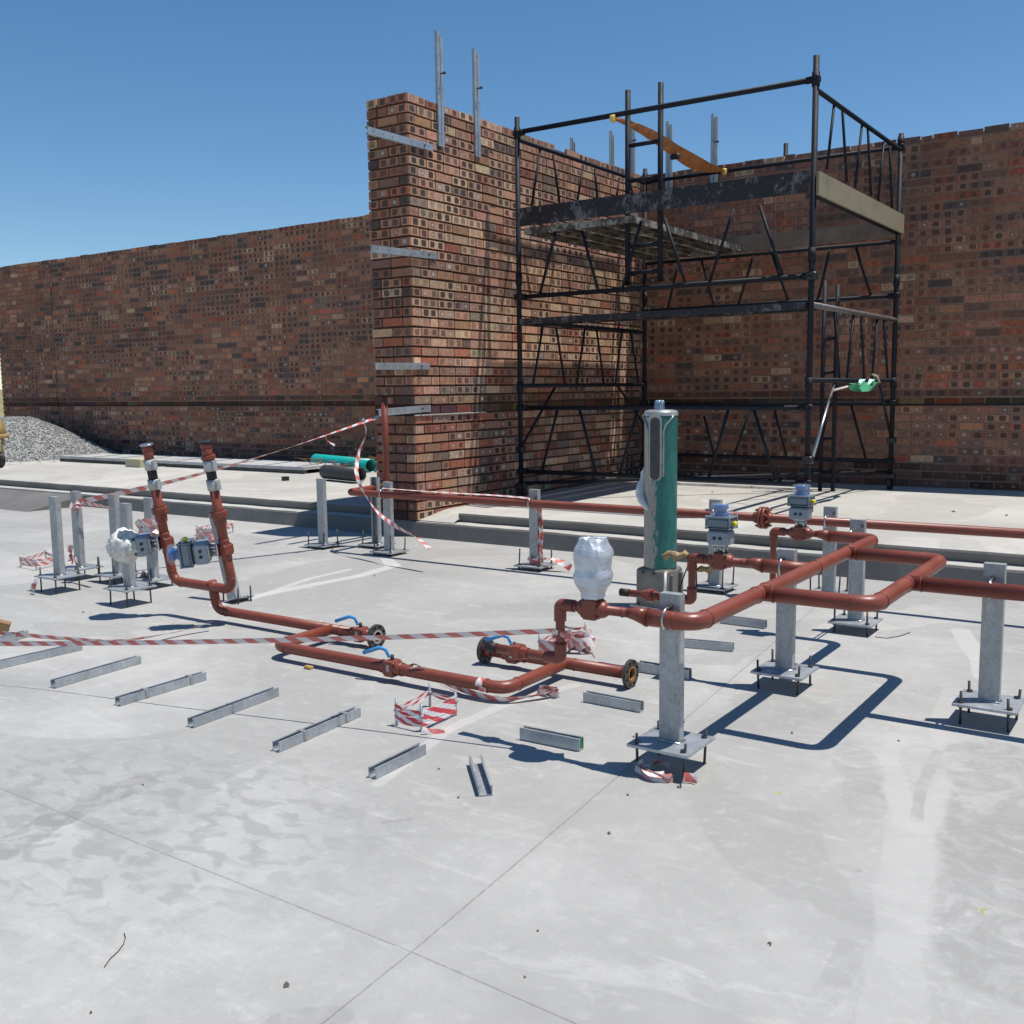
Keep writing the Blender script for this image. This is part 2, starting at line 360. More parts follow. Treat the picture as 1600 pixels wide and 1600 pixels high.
def m_scaff():
    t=NT('worn black scaffold paint',.45,0,.5); c=t.coord('World')
    n=t.noise(11,7,.75,c,.8); n2=t.noise(60,4,.6,c)
    t.b.inputs['Specular IOR Level'].default_value=.25; a=t.mix(t.ramp(n,(.62,0.),(.68,.6)),(.010,.012,.018),(.13,.125,.13))
    a=t.mix(t.ramp(n2,(.62,0.),(.75,.5)),a,(.09,.045,.03))
    t.base(a); t.rough(t.math('MULTIPLY_ADD',n,.4,.42)); return t.m
def m_board(name,dark,pale,am):
    t=NT(name,.6,0,.4); c=t.coord('World')
    n=t.math('MULTIPLY',t.noise(9,10,.84,t.vscale(c,(1,1,.7)),.15),t.math('MULTIPLY_ADD',t.noise(1.7,3,.5,c),.5,.78)); n2=t.noise(30,5,.7,t.vscale(c,(1,1,4)))
    a=t.mix(t.ramp(n,(am,0.),(am+.05,.8)),dark,pale); a=t.mix(t.math('MULTIPLY',n2,.4),a,tuple(x*.6 for x in dark))
    t.base(a); t.rough(.6); t.bump(n2,.15,.005); return t.m
def m_wood(name,a1,a2):
    t=NT(name,.7,0,.3); c=t.coord('Object'); n=t.noise(6,6,.6,t.vscale(c,(2,12,12)),1.2); n2=t.noise(3,4,.6,c)
    a=t.mix(n,a1,a2); a=t.mix(t.ramp(n2,(.55,0.),(.75,.5)),a,tuple(x*.6 for x in a1)); t.base(a); t.bump(n,.2,.004); return t.m
def m_gravel():
    t=NT('grey gravel',.85,0,.3); c=t.coord('World'); v=t.n('TexVoronoi'); v.inputs['Scale'].default_value=55; t.L(c,v.inputs['Vector'])
    n=t.noise(6,5,.6,c); g=t.n('SeparateColor'); t.L(v.outputs['Color'],g.inputs[0])
    a=t.mix(g.outputs[0],(.33,.335,.33),(.46,.465,.45)); a=t.mix(t.math('MULTIPLY',n,.4),a,(.40,.40,.375)); t.base(a)
    t.bump(v.outputs['Distance'],1.0,.03); return t.m
GALV=m_galv(); GALV_POST=m_galv('dull galvanised channel',(.335,.345,.35),.35,.5); RED=m_redoxide()
SLAB=m_concrete('floor concrete',(.412,.405,.384),marks=True); PLAT=m_concrete('pale platform concrete',(.50,.485,.445)); STEPC=m_concrete('rough step concrete',(.175,.168,.158))
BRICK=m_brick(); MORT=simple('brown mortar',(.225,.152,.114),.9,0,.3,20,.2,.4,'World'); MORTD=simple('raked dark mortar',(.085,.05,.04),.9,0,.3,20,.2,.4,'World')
TAPE=m_tape(); SCAF=m_scaff(); CYL=m_cylpaint(); WRAP=m_wrap()
BLACKF=simple('black shadow strip',(.012,.012,.014),.8,0,.3,20); BLACK=simple('black steel',(.02,.02,.022),.45,.2,.3,20); ROD=simple('dark threaded rod',(.07,.065,.065),.5,.6,.3,40)
ACT=simple('grey blue actuator casting',(.16,.205,.24),.38,.1,.12,20); ACTL=simple('pale grey blue casting',(.24,.29,.33),.35,.1,.1,20); ACTD=simple('dark gasket',(.02,.022,.025),.5)
DOME=m_clear('clear dome',(.70,.80,.90),.13); BLUE=simple('blue plastic',(.015,.11,.36),.35,0,.1,30); BLUEH=simple('sky blue lever sleeve',(.06,.30,.62),.4,0,.1,30)
YEL=simple('yellow plastic',(.75,.65,.04),.4,0,.1,20); WHITE=simple('white paint',(.72,.72,.70),.45,0,.08,20); STEEL=simple('bright steel',(.5,.5,.5),.28,.9,.15,30)
RUST=simple('rusty flange bore',(.30,.15,.05),.8,.1,.4,40); HOSE=simple('black rubber hose',(.012,.012,.014),.6,0,.2,30)
PLY=m_wood('pale plywood',(.20,.17,.12),(.29,.25,.17)); TIMB=m_wood('orange timber',(.22,.13,.05),(.32,.20,.09)); BLOCK=m_wood('yellowish block',(.42,.38,.24),(.5,.46,.32))
TOEB=m_board('black toe board with pale scuffs',(.022,.020,.024),(.22,.21,.22),.555); DECKB=m_board('grey scuffed deck plank',(.07,.062,.055),(.42,.40,.36),.52); DECKU=simple('underside of deck plank',(.10,.075,.06),.8,0,.3,10)
STRAP=simple('orange webbing',(.44,.155,.05),.7,0,.25,12,.3,.3); STRAPY=simple('yellow strap end',(.75,.52,.12),.6); CLOTHG=simple('green cloth',(.05,.30,.15),.8,0,.2,20); CLOTHW=simple('pale mint cloth',(.55,.78,.68),.8,0,.1,20)
PGREEN=simple('turquoise plastic pipe',(.01,.36,.33),.35,0,.15,6); PBLACK=simple('black plastic pipe',(.035,.035,.037),.5,0,.3,8)
GRAV=m_gravel(); CLAMP=m_galv('dull zinc clamp',(.42,.42,.41),.3,.5); BRUSH=simple('dry brush',(.22,.12,.055),.9,0,.5,30); RAG=simple('brown sacking rag',(.36,.25,.14),.9,0,.4,40,.2,.5)
WCLOTH=simple('white plastic sheet',(.62,.61,.58),.4,0,.12,15,.5,.4); FLUFF=simple('crumpled white plastic',(.66,.65,.61),.5,0,.15,25,.4,.7)
YMACH=simple('yellow machine paint',(.36,.25,.10),.5,0,.25,8); DIRT=simple('dry yellow grass ground',(.27,.24,.12),.95,0,.35,.6,.1,0,'World')
SILV=simple('silver frame paint',(.36,.365,.36),.35,.4,.2,25); RECESS=simple('dark recessed panel',(.055,.05,.05),.5,0,.3,40); FOIL=simple('blue silver foil',(.30,.38,.50),.25,.8,.3,60,.5,.9); MBOX=simple('dusty grey gearbox casting',(.20,.185,.165),.55,.2,.25,12,.4,.2)
FORM=m_board('pale formwork face',(.50,.50,.50),(.34,.34,.34),.52)
# ------------------------------------------------------------------ setting
def struct(mb,name,mat,**k): return tag(mb.build(name,mat,**k),kind='structure')
m=MB()
def quad(m,pts): m.af([m.av(p) for p in pts])
quad(m,[(-900,-900,-.30),(900,-900,-.30),(900,1200,-.30),(-900,1200,-.30)]); struct(m,'ground',DIRT)
m=MB(); m.box((-60,-12,-.25),(14,6.96,0)); struct(m,'concrete_floor',SLAB)
ZL,ZU=.14,.215
# lower step: nosing line, with a flared toe where the floor falls away at the left
m=MB(); xs=[-60,-30,-16,-12.6,-10.85,-10.78]+[-10.7+.12*i for i in range(206)]
nose=[];toe=[];nose2=[];back=[]
for i,x in enumerate(xs):
    j=noise.noise(V((x*4,0,0)))*.012+noise.noise(V((x*17,3,0)))*.006
    nose.append(m.av((x,6.92+j,ZL+min(0,j*.6)-.002))); back.append(m.av((x,7.3,ZL)))
    fl=0 if x>-10.8 else .70*min(1,(-10.8-x)/.1) if x>-30 else .70
    if x<-10.8 and x>-30: fl=.70
    nose2.append(m.av((x,6.91+j*.7,ZL-.018))); toe.append(m.av((x,6.88-fl,-.01)))
for i in range(len(xs)-1):
    m.mat=1; m.af([nose[i],nose[i+1],back[i+1],back[i]]); m.mat=0; m.af([nose2[i],nose2[i+1],nose[i+1],nose[i]]); m.af([toe[i],toe[i+1],nose2[i+1],nose2[i]])
struct(m,'lower_step',[STEPC,PLAT])
m=MB()
def edge(x): return 7.07+noise.noise(V((x*3,9,0)))*.014+noise.noise(V((x*15,5,0)))*.008
for seg_ in ([-60,-30,-14]+[-13.8+.1*i for i in range(76)]+[-6.24],[-5.42]+[-5.4+.1*i for i in range(190)]):
    t_=[];f1=[];f2=[];bk=[]
    for x in seg_:
        e=edge(x); t_.append(m.av((x,e,ZU))); f1.append(m.av((x,e-.008,ZU-.015))); f2.append(m.av((x,e+.01,ZL-.02))); bk.append(m.av((x,11.3,ZU)))
    for i in range(len(seg_)-1):
        m.mat=0; m.af([t_[i],t_[i+1],bk[i+1],bk[i]]); m.mat=1; m.af([f1[i],f1[i+1],t_[i+1],t_[i]]); m.af([f2[i],f2[i+1],f1[i+1],f1[i]])
quad(m,[(-5.42,7.05,ZU-.002),(-5.42,7.05,ZL-.02),(-5.42,11,ZL-.02),(-5.42,11,ZU-.002)]); m.mat=0
quad(m,[(-5.81,7.35,ZU-.01),(-5.41,7.1,ZU-.03),(-5.41,11.2,ZU-.001),(-5.81,11.2,ZU-.001)]); quad(m,[(-5.81,6.95,ZL+.004),(-5.40,6.95,ZL+.004),(-5.41,7.1,ZU-.03),(-5.81,7.35,ZU-.01)])
struct(m,'raised_platform',[PLAT,STEPC])
m=MB()
N=40
for i in range(N+1):
    x=-140+i*3.2
    for k,(yy,zz) in enumerate(((52,-.3),(60,1.6+.5*noise.noise(V((x*.08,1,0)))),(75,1.9+.6*noise.noise(V((x*.05,4,0)))),(90,-.3))): m.av((x,yy,zz))
for i in range(N):
    for k in range(3): a=i*4+k; m.af([a,a+4,a+5,a+1])
struct(m,'hill',DIRT)
# ------------------------------------------------------------------ brick walls
TAN=(.53,.335,.215); PINK=(.47,.25,.165); BRN=(.32,.165,.11); REDB=(.36,.125,.078); DRK=(.17,.11,.088); GRY=(.27,.185,.145); CRM=(.48,.34,.21); ORG=(.37,.195,.11)
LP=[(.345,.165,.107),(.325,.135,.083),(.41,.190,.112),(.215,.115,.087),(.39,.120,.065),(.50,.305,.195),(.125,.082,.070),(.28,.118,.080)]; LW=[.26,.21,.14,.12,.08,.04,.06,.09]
def brickcol(sun,z):
    r=random.random()
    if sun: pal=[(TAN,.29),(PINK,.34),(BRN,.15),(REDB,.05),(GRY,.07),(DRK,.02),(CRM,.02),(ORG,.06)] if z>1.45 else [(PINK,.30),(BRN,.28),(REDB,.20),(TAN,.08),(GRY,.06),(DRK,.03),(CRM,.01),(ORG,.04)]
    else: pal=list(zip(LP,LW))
    s=0
    for c,wt in pal:
        s+=wt
        if r<s: break
    k=random.uniform(.82,1.2); return tuple(x*k*random.uniform(.95,1.05) for x in c)
CH=.0850
def brick_wall(mb, org, u, n, length, z0, z1, sun, jd, half=0, dpc=1.085, rough_top=True, skip=None):
    """courses of bricks standing proud of a mortar core. org: corner, u: run direction, n: outward normal"""
    org=V(org);u=V(u);n=V(n); nc=int(round((z1-z0)/CH))
    for c in range(nc):
        z=z0+c*CH; x=-(.1175 if (c+half)%2 else 0)
        if sun and random.random()<.12: x-=random.uniform(0,.05)
        while x<length:
            hdr=random.random()<(.10 if sun else .18); L=.235 if not hdr else .1175
            a=max(0,x); b=min(length,x+L); x+=L
            if b-a<.03: continue
            jw=.0065 if sun else .0065; top=CH-(.0185 if sun else .0175)
            if c==nc-1 and rough_top:
                if random.random()<.02 and a>.7: continue
                top*=random.uniform(.86,1.04)
            off=jd(org+u*a)+random.uniform(-.002,.002)+(.004*noise.noise(V((a*3,z*3,1))))
            zz0=z+(.009 if sun else .0085)+random.uniform(-.0015,.0015); zz1=zz0+top
            col=brickcol(sun,z)
            if dpc-.01<z+.04<dpc+.085: col=tuple(k*(.16+.25*random.random()) for k in col)
            elif dpc-.01<z+.04<dpc+.17: col=tuple(k*.6 for k in col)       # tar band along the damp course
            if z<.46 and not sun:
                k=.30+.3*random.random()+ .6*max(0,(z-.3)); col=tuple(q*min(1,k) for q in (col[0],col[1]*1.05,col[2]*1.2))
            p=[]
            ja,jb=(jw if a>0 else 0),(jw if b<length else 0)
            for (s_,q) in ((a+ja,zz0),(b-jb,zz0),(b-jb,zz1),(a+ja,zz1)):
                p.append(org+u*(s_+random.uniform(-.0015,.0015))+V((0,0,q-org.z+random.uniform(-.0015,.0015))))
            f=[mb.av(q+n*off) for q in p]; bk=[mb.av(q-n*.02) for q in p]
            cells=2 if (b-a)>.16 else 1
            amt=random.choice((.35,.7,.9,1,1,1)) if random.random()<.84 else 0
            lf=noise.noise(V(((org+u*a).x*.7+(org+u*a).y*.7,z*1.1,org.x)))
            amt*=max(.25,min(1,.85+1.3*lf)); lf2=noise.noise(V(((org+u*a).x*.45+(org+u*a).y*.5,z*1.6,7))); col=tuple(q*(1+.34*lf2) for q in col)
            if not sun: amt*=.9
            if dpc-.01<z+.04<dpc+.085: amt=0
            wt=.08 if z>2.4 else (.34 if z>1.3 else .55)
            if not sun: wt=.07 if z>1.9 else (.22 if z>1.05 else .45)
            spot=(amt,wt,random.random())
            mb.af(f,uv=[(0.001,0),(cells-.001,0),(cells-.001,1),(0.001,1)],c1=col,c2=spot)
            for i in range(4):
                j=(i+1)%4; mb.af([f[j],f[i],bk[i],bk[j]],uv=[(-2,-2)]*4,c1=col,c2=(0,0,0))
YW=11.20; ZT=3.775; XR0,XR1=-6.24,-5.80; YR=6.93
lw=thing('long_brick_wall','long unplastered face-brick boundary wall running the full width behind the platform','wall',(-8,YW,ZU))
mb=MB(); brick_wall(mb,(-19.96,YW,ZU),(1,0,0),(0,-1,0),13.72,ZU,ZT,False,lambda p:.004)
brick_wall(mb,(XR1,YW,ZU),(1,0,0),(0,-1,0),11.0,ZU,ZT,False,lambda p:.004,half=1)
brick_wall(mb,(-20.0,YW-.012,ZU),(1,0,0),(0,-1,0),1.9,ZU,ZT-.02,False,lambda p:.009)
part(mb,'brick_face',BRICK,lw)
mb=MB(); mb.box((-19.99,YW,-.3),(5.2,YW+.24,ZT-.035)); mb.box((-19.99,YW-.010,-.3),(-18.11,YW,ZT-.06)); part(mb,'mortar_core',MORT,lw)
mb=MB(); mb.box((-19.98,YW-.012,1.066),(-18.1,YW-.001,1.082)); mb.box((-18.1,YW-.010,1.064),(XR0,YW-.001,1.082)); mb.box((XR1,YW-.010,1.064),(5.2,YW-.001,1.082)); part(mb,'damp_course_shadow',BLACKF,lw)  # thin black strips painting in the shadow gap under the damp course
rw=thing('return_brick_wall','tall thick brick return wall with sunlit side projecting towards the camera','wall',(XR1,YR,ZL))
def jd(p): return .017 if p.y<8.0 else .009
mb=MB(); LEN=YW-YR
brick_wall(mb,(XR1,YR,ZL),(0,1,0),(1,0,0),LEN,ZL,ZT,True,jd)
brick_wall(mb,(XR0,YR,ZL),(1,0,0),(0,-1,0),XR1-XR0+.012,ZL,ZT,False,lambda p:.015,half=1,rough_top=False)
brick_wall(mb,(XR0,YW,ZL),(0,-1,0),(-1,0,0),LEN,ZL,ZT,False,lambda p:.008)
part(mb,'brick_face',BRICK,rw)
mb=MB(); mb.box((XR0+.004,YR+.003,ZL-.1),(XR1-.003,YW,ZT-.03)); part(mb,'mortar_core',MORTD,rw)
mb=MB(); mb.box((XR1+.016,YR-.02,1.068),(XR1+.030,YR+1.05,1.078),jit=.002); part(mb,'mortar_ledge',PLAT,rw)
# ------------------------------------------------------------------ slotted channels on the walls
def channel_mb(mb,a,b,wdt,dep,th,open_dir,lip=.008):
    """U channel from a to b: web centred on the line, flanges towards open_dir"""
    a=V(a);b=V(b);t=(b-a).normalized();o=V(open_dir);o=(o-t*o.dot(t)).normalized();s=t.cross(o)
    L=(b-a).length
    M=Matrix(((s.x,o.x,t.x,a.x),(s.y,o.y,t.y,a.y),(s.z,o.z,t.z,a.z),(0,0,0,1)))
    h=wdt/2
    mb.box((-h,0,0),(h,th,L),M)
    mb.box((-h,th,0),(-h+th,dep,L),M); mb.box((h-th,th,0),(h,dep,L),M)
    if lip:
        mb.box((-h+th,dep-th,0),(-h+lip,dep,L),M); mb.box((h-lip,dep-th,0),(h-th,dep,L),M)
    return M
def slots(mb,M,L,n,wdt=.006):
    for i in range(n):
        z=L*(i+.6)/n; mb.box((-wdt,-.0012,z-.012),(wdt,.002,z+.012),M)
brk=[((575,203),(677,231),'highest galvanised bracket, sloping down the brick pillar front near its top'),((580,388),(683,400),'second galvanised bracket from the top of the brick pillar'),((587,572),(672,572),'level galvanised bracket on the brick pillar, third from the top'),((592,645),(673,638),'lowest galvanised bracket on the brick pillar, just above the red riser top')]
for (p,q,lab) in brk:
    a=PX(*p,-5.765); b=PX(*q,-5.765); t=thing('wall_bracket',lab,'bracket',b,'galvanised brackets on the brick pillar')
    mb=MB(); M=channel_mb(mb,a,b,.058,.032,.003,(-1,0,0)); mb.mat=1
    for i in range(7): z=(b-a).length*(i+.5)/7.; mb.lathe([(.0045,-.0008),(.0045,.001)],8,M@V((0,0,z)),M.to_3x3()@V((0,1,0)))
    part(mb,'channel',[GALV,BLACK],t)
    mb=MB(); mb.cyl(V((b.x-.03,b.y-.12,b.z)),V((b.x+.012,b.y-.12,b.z)),.008,8); part(mb,'anchor_bolt',ROD,t)
for (p,q,x,y,lab) in (((687,53),(687,228),-5.765,None,'left one of two galvanised upright channels bolted to the sunlit brick face'),((745,80),(746,245),-5.765,None,'right one of two galvanised upright channels bolted to the sunlit brick face'),
      ((1045,192),(1040,300),None,11.15,'galvanised upright on the long wall, just right of the ladder frame'),((1116,180),(1112,300),None,11.15,'galvanised upright channel on the long wall above the orange strap end'),
      ((987,190),(986,275),None,11.1,'galvanised upright channel in the inner wall corner behind the scaffold ladder frame'),((893,219),(893,260),-6.3,None,'short galvanised upright tip showing over the return wall, leftmost of that pair'),((954,208),(954,275),-6.3,None,'taller galvanised upright tip over the return wall, right of the short one')):
    if y: a=PY(*p,y); b=PY(*q,y); b.x=a.x; b.y=a.y; o=(0,1,0)
    else: a=PX(*p,x); b=PX(*q,x); b.x=a.x; b.y=a.y; o=(-1,0,0) if x>-6 else (1,0,0)
    if x==-6.3 : b.z=3.1
    t=thing('upright_channel',lab,'channel',b,'upright channels above the brick walls')
    mb=MB()
    for k in (-1,1):
        s=V((0,1,0)) if not y else V((1,0,0)); channel_mb(mb,a+s*k*.022+V((0,0,-.02*k)),b+s*k*.022,.036,.028,.0028,o)
    part(mb,'channel',GALV,t)
    mb=MB(); q_=lerp(a,b,.35); d=V((.05,0,0)) if not y else V((.055,0,0)); mb.cyl(q_,q_+d,.007,8); mb.cyl(q_+d*.7,q_+d,.013,6); part(mb,'bolt',ROD,t)
for px,py0,lab in ((1228,224,'dark scaffold tube end showing above the long wall'),):
    a=PY(px,py0,11.75); t=thing('tube_stub',lab,'post',(a.x,a.y,-.3)); mb=MB(); mb.cyl((a.x,a.y,-.3),a,.026,12); mb.cyl((a.x,a.y,a.z-.5),(a.x,a.y,a.z-.4),.034,12); part(mb,'tube',SCAF,t)
# ------------------------------------------------------------------ scaffold tower
XA,XB,YA,YB=-5.53,-2.72,8.2,10.8
sf=thing('scaffold_tower','black mobile steel scaffold tower with guard rails in the brick corner','scaffold',((XA+XB)/2,YA,ZU))
ztops={(XA,YA):3.80,(XB,YA):3.83,(XB,YB):3.74,(XA,YB):3.76}
for (x,y),zt in ztops.items():
    mb=MB(); mb.cyl((x,y,ZU+.16),(x,y,zt),.024,14)
    for zc in (1.30,1.32+1.0,3.655): mb.cyl((x,y,zc-.055),(x,y,zc+.055),.031,14)
    part(mb,'standard',SCAF,sf)
    mb=MB(); mb.tube([(x-.045,y,ZU+.16),(x+.045,y,ZU+.16)],.012,8); mb.box((x-.05,y-.04,ZU+.12),(x+.05,y+.04,ZU+.16)); mb.box((x-.05,y-.02,ZU+.05),(x-.044,y+.02,ZU+.12)); mb.box((x+.044,y-.02,ZU+.05),(x+.05,y+.02,ZU+.12))
    cst=part(mb,'castor',BLACK,sf)
    mb=MB(); mb.lathe([(.05,-.02),(.068,-.018),(.068,.018),(.05,.02)],20,(x,y,ZU+.068),(1,0,0)); part(mb,'wheel',HOSE,cst)
def rail(a,b,r=.021,name='ledger',mat=None): mb=MB(); mb.cyl(a,b,r,10); return part(mb,name,mat or SCAF,sf)
for z in (3.655,): rail((XA,YA,z+.01),(XB,YA,z),.023,'guard_rail')
for z in (2.155,1.11,.497): rail((XA,YA,z),(XB,YA,z))
for z in (3.612,2.17,1.10,.508,2.70): rail((XA,YB,z),(XB,YB,z),.02)
for z in (3.60,1.925,1.32): rail((XA,YA,z),(XA,YB,z),.02,'end_rail')
for z in (3.58,1.33,2.78): rail((XB,YA,z),(XB,YB,z),.02,'end_rail')
rail((XB,YA,1.93),(XB,YB,1.93),.024,'end_rail',simple('worn grey tube',(.14,.125,.12),.5,.3,.4,14))
rail(PY(816,755,YA),V((XB,YB,.40)),.018,'plan_brace',SCAF)
def slat(a,b,r=.014,name='brace',mat=None): mb=MB(); mb.cyl(a,b,r,8); part(mb,name,mat or SCAF,sf)
for a,b in (((868,362),(843,462)),((909,360),(935,455)),((1002,345),(972,452)),((1038,340),(1071,444)),((1147,326),(1108,442)),((1187,321),(1224,436))): slat(PY(*a,YA),PY(*b,YA))
for a,b in (((871,641),(846,739)),((906,641),(932,742)),((996,641),(967,745)),((1034,641),(1062,747)),((1138,641),(1107,748)),((1178,641),(1213,753))): slat(PY(*a,YA),PY(*b,YA))
for a,b in (((1100,649),(1116,714)),((1174,634),(1146,714)),((1208,634),(1229,714)),((1329,630),(1353,718)),((1297,632),(1276,716)),((1040,636),(1022,708)),((1179,394),(1153,478)),((1298,384),(1278,468)),((1336,382),(1362,466)),((1061,405),(1043,484)),((1094,400),(1116,480)),((1204,390),(1233,474))): slat(PY(*a,YB),PY(*b,YB))
for a,b in (((844,234),(831,320)),((864,242),(875,320)),((911,259),(902,316)),((929,264),(934,316)),((968,278),(962,316)),((985,283),(990,318)),((848,510),(833,602)),((869,512),(883,602)),((914,513),(901,602)),((932,514),(944,602)),((972,516),(961,602)),((985,517),(998,602))): slat(PX(*a,XA),PX(*b,XA),.012,'end_brace')
for a,b in (((1304,158),(1292,264)),((1316,168),(1323,284)),((1347,195),(1336,292)),((1356,201),(1361,306)),((1381,222),(1372,314)),((1390,230),(1394,326)),((1334,489),(1323,594)),((1346,490),(1350,594)),((1371,496),(1362,594)),((1381,498),(1387,594)),((1303,478),(1312,594))): slat(PX(*a,XB),PX(*b,XB),.012,'end_brace')
slat(PX(870,600,XA),V((XA,YA,.72)),.014,'knee_brace'); slat(PX(963,600,XA),V((XA,YB,.85)),.014,'knee_brace')
slat(PX(1303,601,XB),V((XB+.03,YA+.02,.70)),.013,'knee_brace',STEEL); slat(PX(1375,602,XB),V((XB,YB,.72)),.014,'knee_brace')
for (x,y,z) in ((XA,YA,.71),(XB,YA,.69),(XA,YA,2.155),(XB,YA,2.155),(XB,YB,.72)): mb=MB(); mb.bbox((x-.04,y-.04,z-.03),(x+.045,y+.035,z+.03),.01); part(mb,'clamp',BLACK,sf)
for (x,y) in ztops:
    zs=(3.655,2.155,1.11,.497) if y==YA else (3.612,2.17,1.10,.508)
    for z in zs:
        mb=MB(); mb.bbox((x-.034,y-.034,z-.030),(x+.034,y+.034,z+.030),.012); sx=1 if x==XA else -1; mb.tube([(x+sx*.03,y,z),(x+sx*.075,y,z)],.028,12); mb.tube([(x,y-.036,z),(x,y-.062,z)],.009,6); part(mb,'coupler',SCAF,sf)
# inner ladder frame rising through the front rail
y_=YA+.05
fr=MB()
A1=PY(981,141,y_);A2=PY(985,446,y_);B1=PY(1032.5,129,y_);B2=PY(1036,440,y_)
fr.cyl(V((A1.x,y_,A2.z)),A1,.024,12); fr.cyl(V((B1.x,y_,B2.z)),B1,.024,12)
for pa in (228,283,385,427):
    z=PY(983,pa,y_).z; fr.cyl((A1.x,y_,z),(B1.x,y_,z),.019,10)
part(fr,'ladder_frame',SCAF,sf)
# access ladder at the right end
ld=MB(); yl=10.35
a=PY(1289,439,yl); b=PY(1306,445,yl)
ld.tube([(a.x,yl,ZU),(a.x,yl,a.z)],.022,10); ld.tube([(b.x+.02,yl,ZU),(b.x+.02,yl,b.z)],.022,10)
for pyy in (530,583,633,686,736): z=PY(1295,pyy,yl).z; ld.cyl((a.x,yl,z),(b.x+.02,yl,z+.01),.014,8)
lo_=thing('access_ladder','narrow dark steel ladder standing inside the right end of the scaffold','ladder',(a.x,yl,ZU)); part(ld,'ladder_frame',SCAF,lo_)
# toe boards and deck planks
z0,z1=2.80,2.965
def board(name,lab,lo,hi,mat,cat='board',grp='toe boards round the top deck'):
    t=MB(); t.box(lo,hi); o=t.build(name,mat,loc=((lo[0]+hi[0])/2,(lo[1]+hi[1])/2,lo[2])); tag(o,lab,cat,grp); return o
board('toe_board','black scuffed toe board across the front of the top deck',(XA+.03,YA-.055,z0),(XB-.03,YA-.03,z1),TOEB)
board('toe_board','pale plywood toe board on the right end of the top deck',(XB+.028,YA-.02,2.775),(XB+.05,YB+.02,2.955),PLY)
board('toe_board','brown toe board along the wall side of the top deck',(XA+.5,YB-.055,2.735),(XB-.03,YB-.03,2.90),simple('brown board',(.17,.125,.09),.7,0,.3,6))
def plank(lab,x0,x1,y0,y1,zb,th=.06,edge=DECKB,along='y'):
    t=thing('deck_plank',lab,'plank',((x0+x1)/2,(y0+y1)/2,zb),'scaffold deck planks'); q=MB(); q.box((x0,y0,zb+th-.012),(x1,y1,zb+th)); 
    for x in ((x0,x0+.012),(x1-.012,x1)): q.box((x[0],y0+.014,zb),(x[1],y1-.014,zb+th-.012))
    for y in ((y0,y0+.012),(y1-.012,y1)): q.box((x0,y[0],zb),(x1,y[1],zb+th-.012))
    part(q,'frame',edge,t); q=MB()
    if along=='y':
        for y in [y0+.3+.42*i for i in range(int((y1-y0-.3)/.42))]: q.box((x0+.013,y,zb+.01),(x1-.013,y+.035,zb+th-.013))
        q.box(((x0+x1)/2-.012,y0+.013,zb+.004),((x0+x1)/2+.012,y1-.013,zb+.009))
    else:
        for x in [x0+.3+.42*i for i in range(int((x1-x0-.3)/.42))]: q.box((x,y0+.013,zb+.01),(x+.035,y1-.013,zb+th-.013))
    part(q,'cross_rib',DECKU,t)
for i in range(4):
    x0=XA+.08+i*.29
    plank(['leftmost top deck plank nearest the sunlit wall','second top deck plank from the sunlit wall','third top deck plank from the sunlit wall','rightmost top deck plank with a pale paint-spattered edge'][i],x0,x0+.27,YA-.02,YB-.05,2.725)
plank('long scuffed black-edged plank across the front of the middle deck',XA+.03,XB-.03,YA-.04,YA+.24,1.895,.055,TOEB,'x')
# orange ratchet strap slung across the corner
s0=PY(958,184,YA-.02); s1=PY(1132,267,YB-.03)
st=thing('ratchet_strap','orange webbing strap slung slack from the scaffold front rail to the back rail','strap',s0)
mb=MB(); n=28; P=[];W=[]
for i in range(n+1):
    t=i/n; p=lerp(s0,s1,t)+V((0,0,-.03*math.sin(math.pi*t)+.035*math.sin(math.pi*2*t))); P.append(p); W.append(.03+.085*math.sin(math.pi*min(1,t*1.02))**1.3+(.05*math.sin(math.pi*(t-.5)*2) if t>.5 else 0))
mb.ribbon(P,W,V((.15,-.1,1)),twist=.6,ph=.1,crumple=.008); part(mb,'webbing',STRAP,st)
for s_ in (s0,s1): mb=MB(); mb.smooth=True; mb.tube([s_+V((-.022,0,.0)),s_+V((.022,0,.0))],.026,14); mb.bbox((-.02,-.018,-.042),(.02,.018,-.018),.008,Matrix.Translation(s_)); part(mb,'strap_end',STRAPY,st)
mb=MB(); q=P[n//2]; mb.bbox((-.045,-.02,-.085),(.05,.02,-.035),.01,Matrix.Translation(q)); part(mb,'ratchet',BLACK,st)
# cloth on right end rail
c0=PX(1322,603,XB+.03); c1=PX(1372,600,XB+.03)
cl=thing('green_cloth','green cloth with pale folds tied over the right end rail of the scaffold','cloth',c0)
mb=MB(); mb.smooth=True; g=[]
for i in range(11):
    u=i/10; row=[]
    for k in range(5):
        v=k/4; p=lerp(c0,c1,u); row.append(mb.av(p+V((.03*math.sin(u*9+v*3)+.02,0,.022-v*(.02+.062*math.sin(math.pi*min(1,u*1.1))**.6)))))
    g.append(row)
for i in range(10):
    for k in range(4): mb.af([g[i][k],g[i+1][k],g[i+1][k+1],g[i][k+1]])
part(mb,'sheet',CLOTHG,cl)
mb=MB(); mb.smooth=True
for px in (1345,1360): p=PX(px,596,XB+.05); mb.ribbon([p+V((0,-.06,-.03)),p+V((.012,-.03,.012)),p+V((.015,.01,.022)),p+V((.01,.05,-.012))],[.02,.04,.05,.02],V((1,.3,.4)),twist=.8,crumple=.006)
part(mb,'pale_knot',CLOTHW,cl)
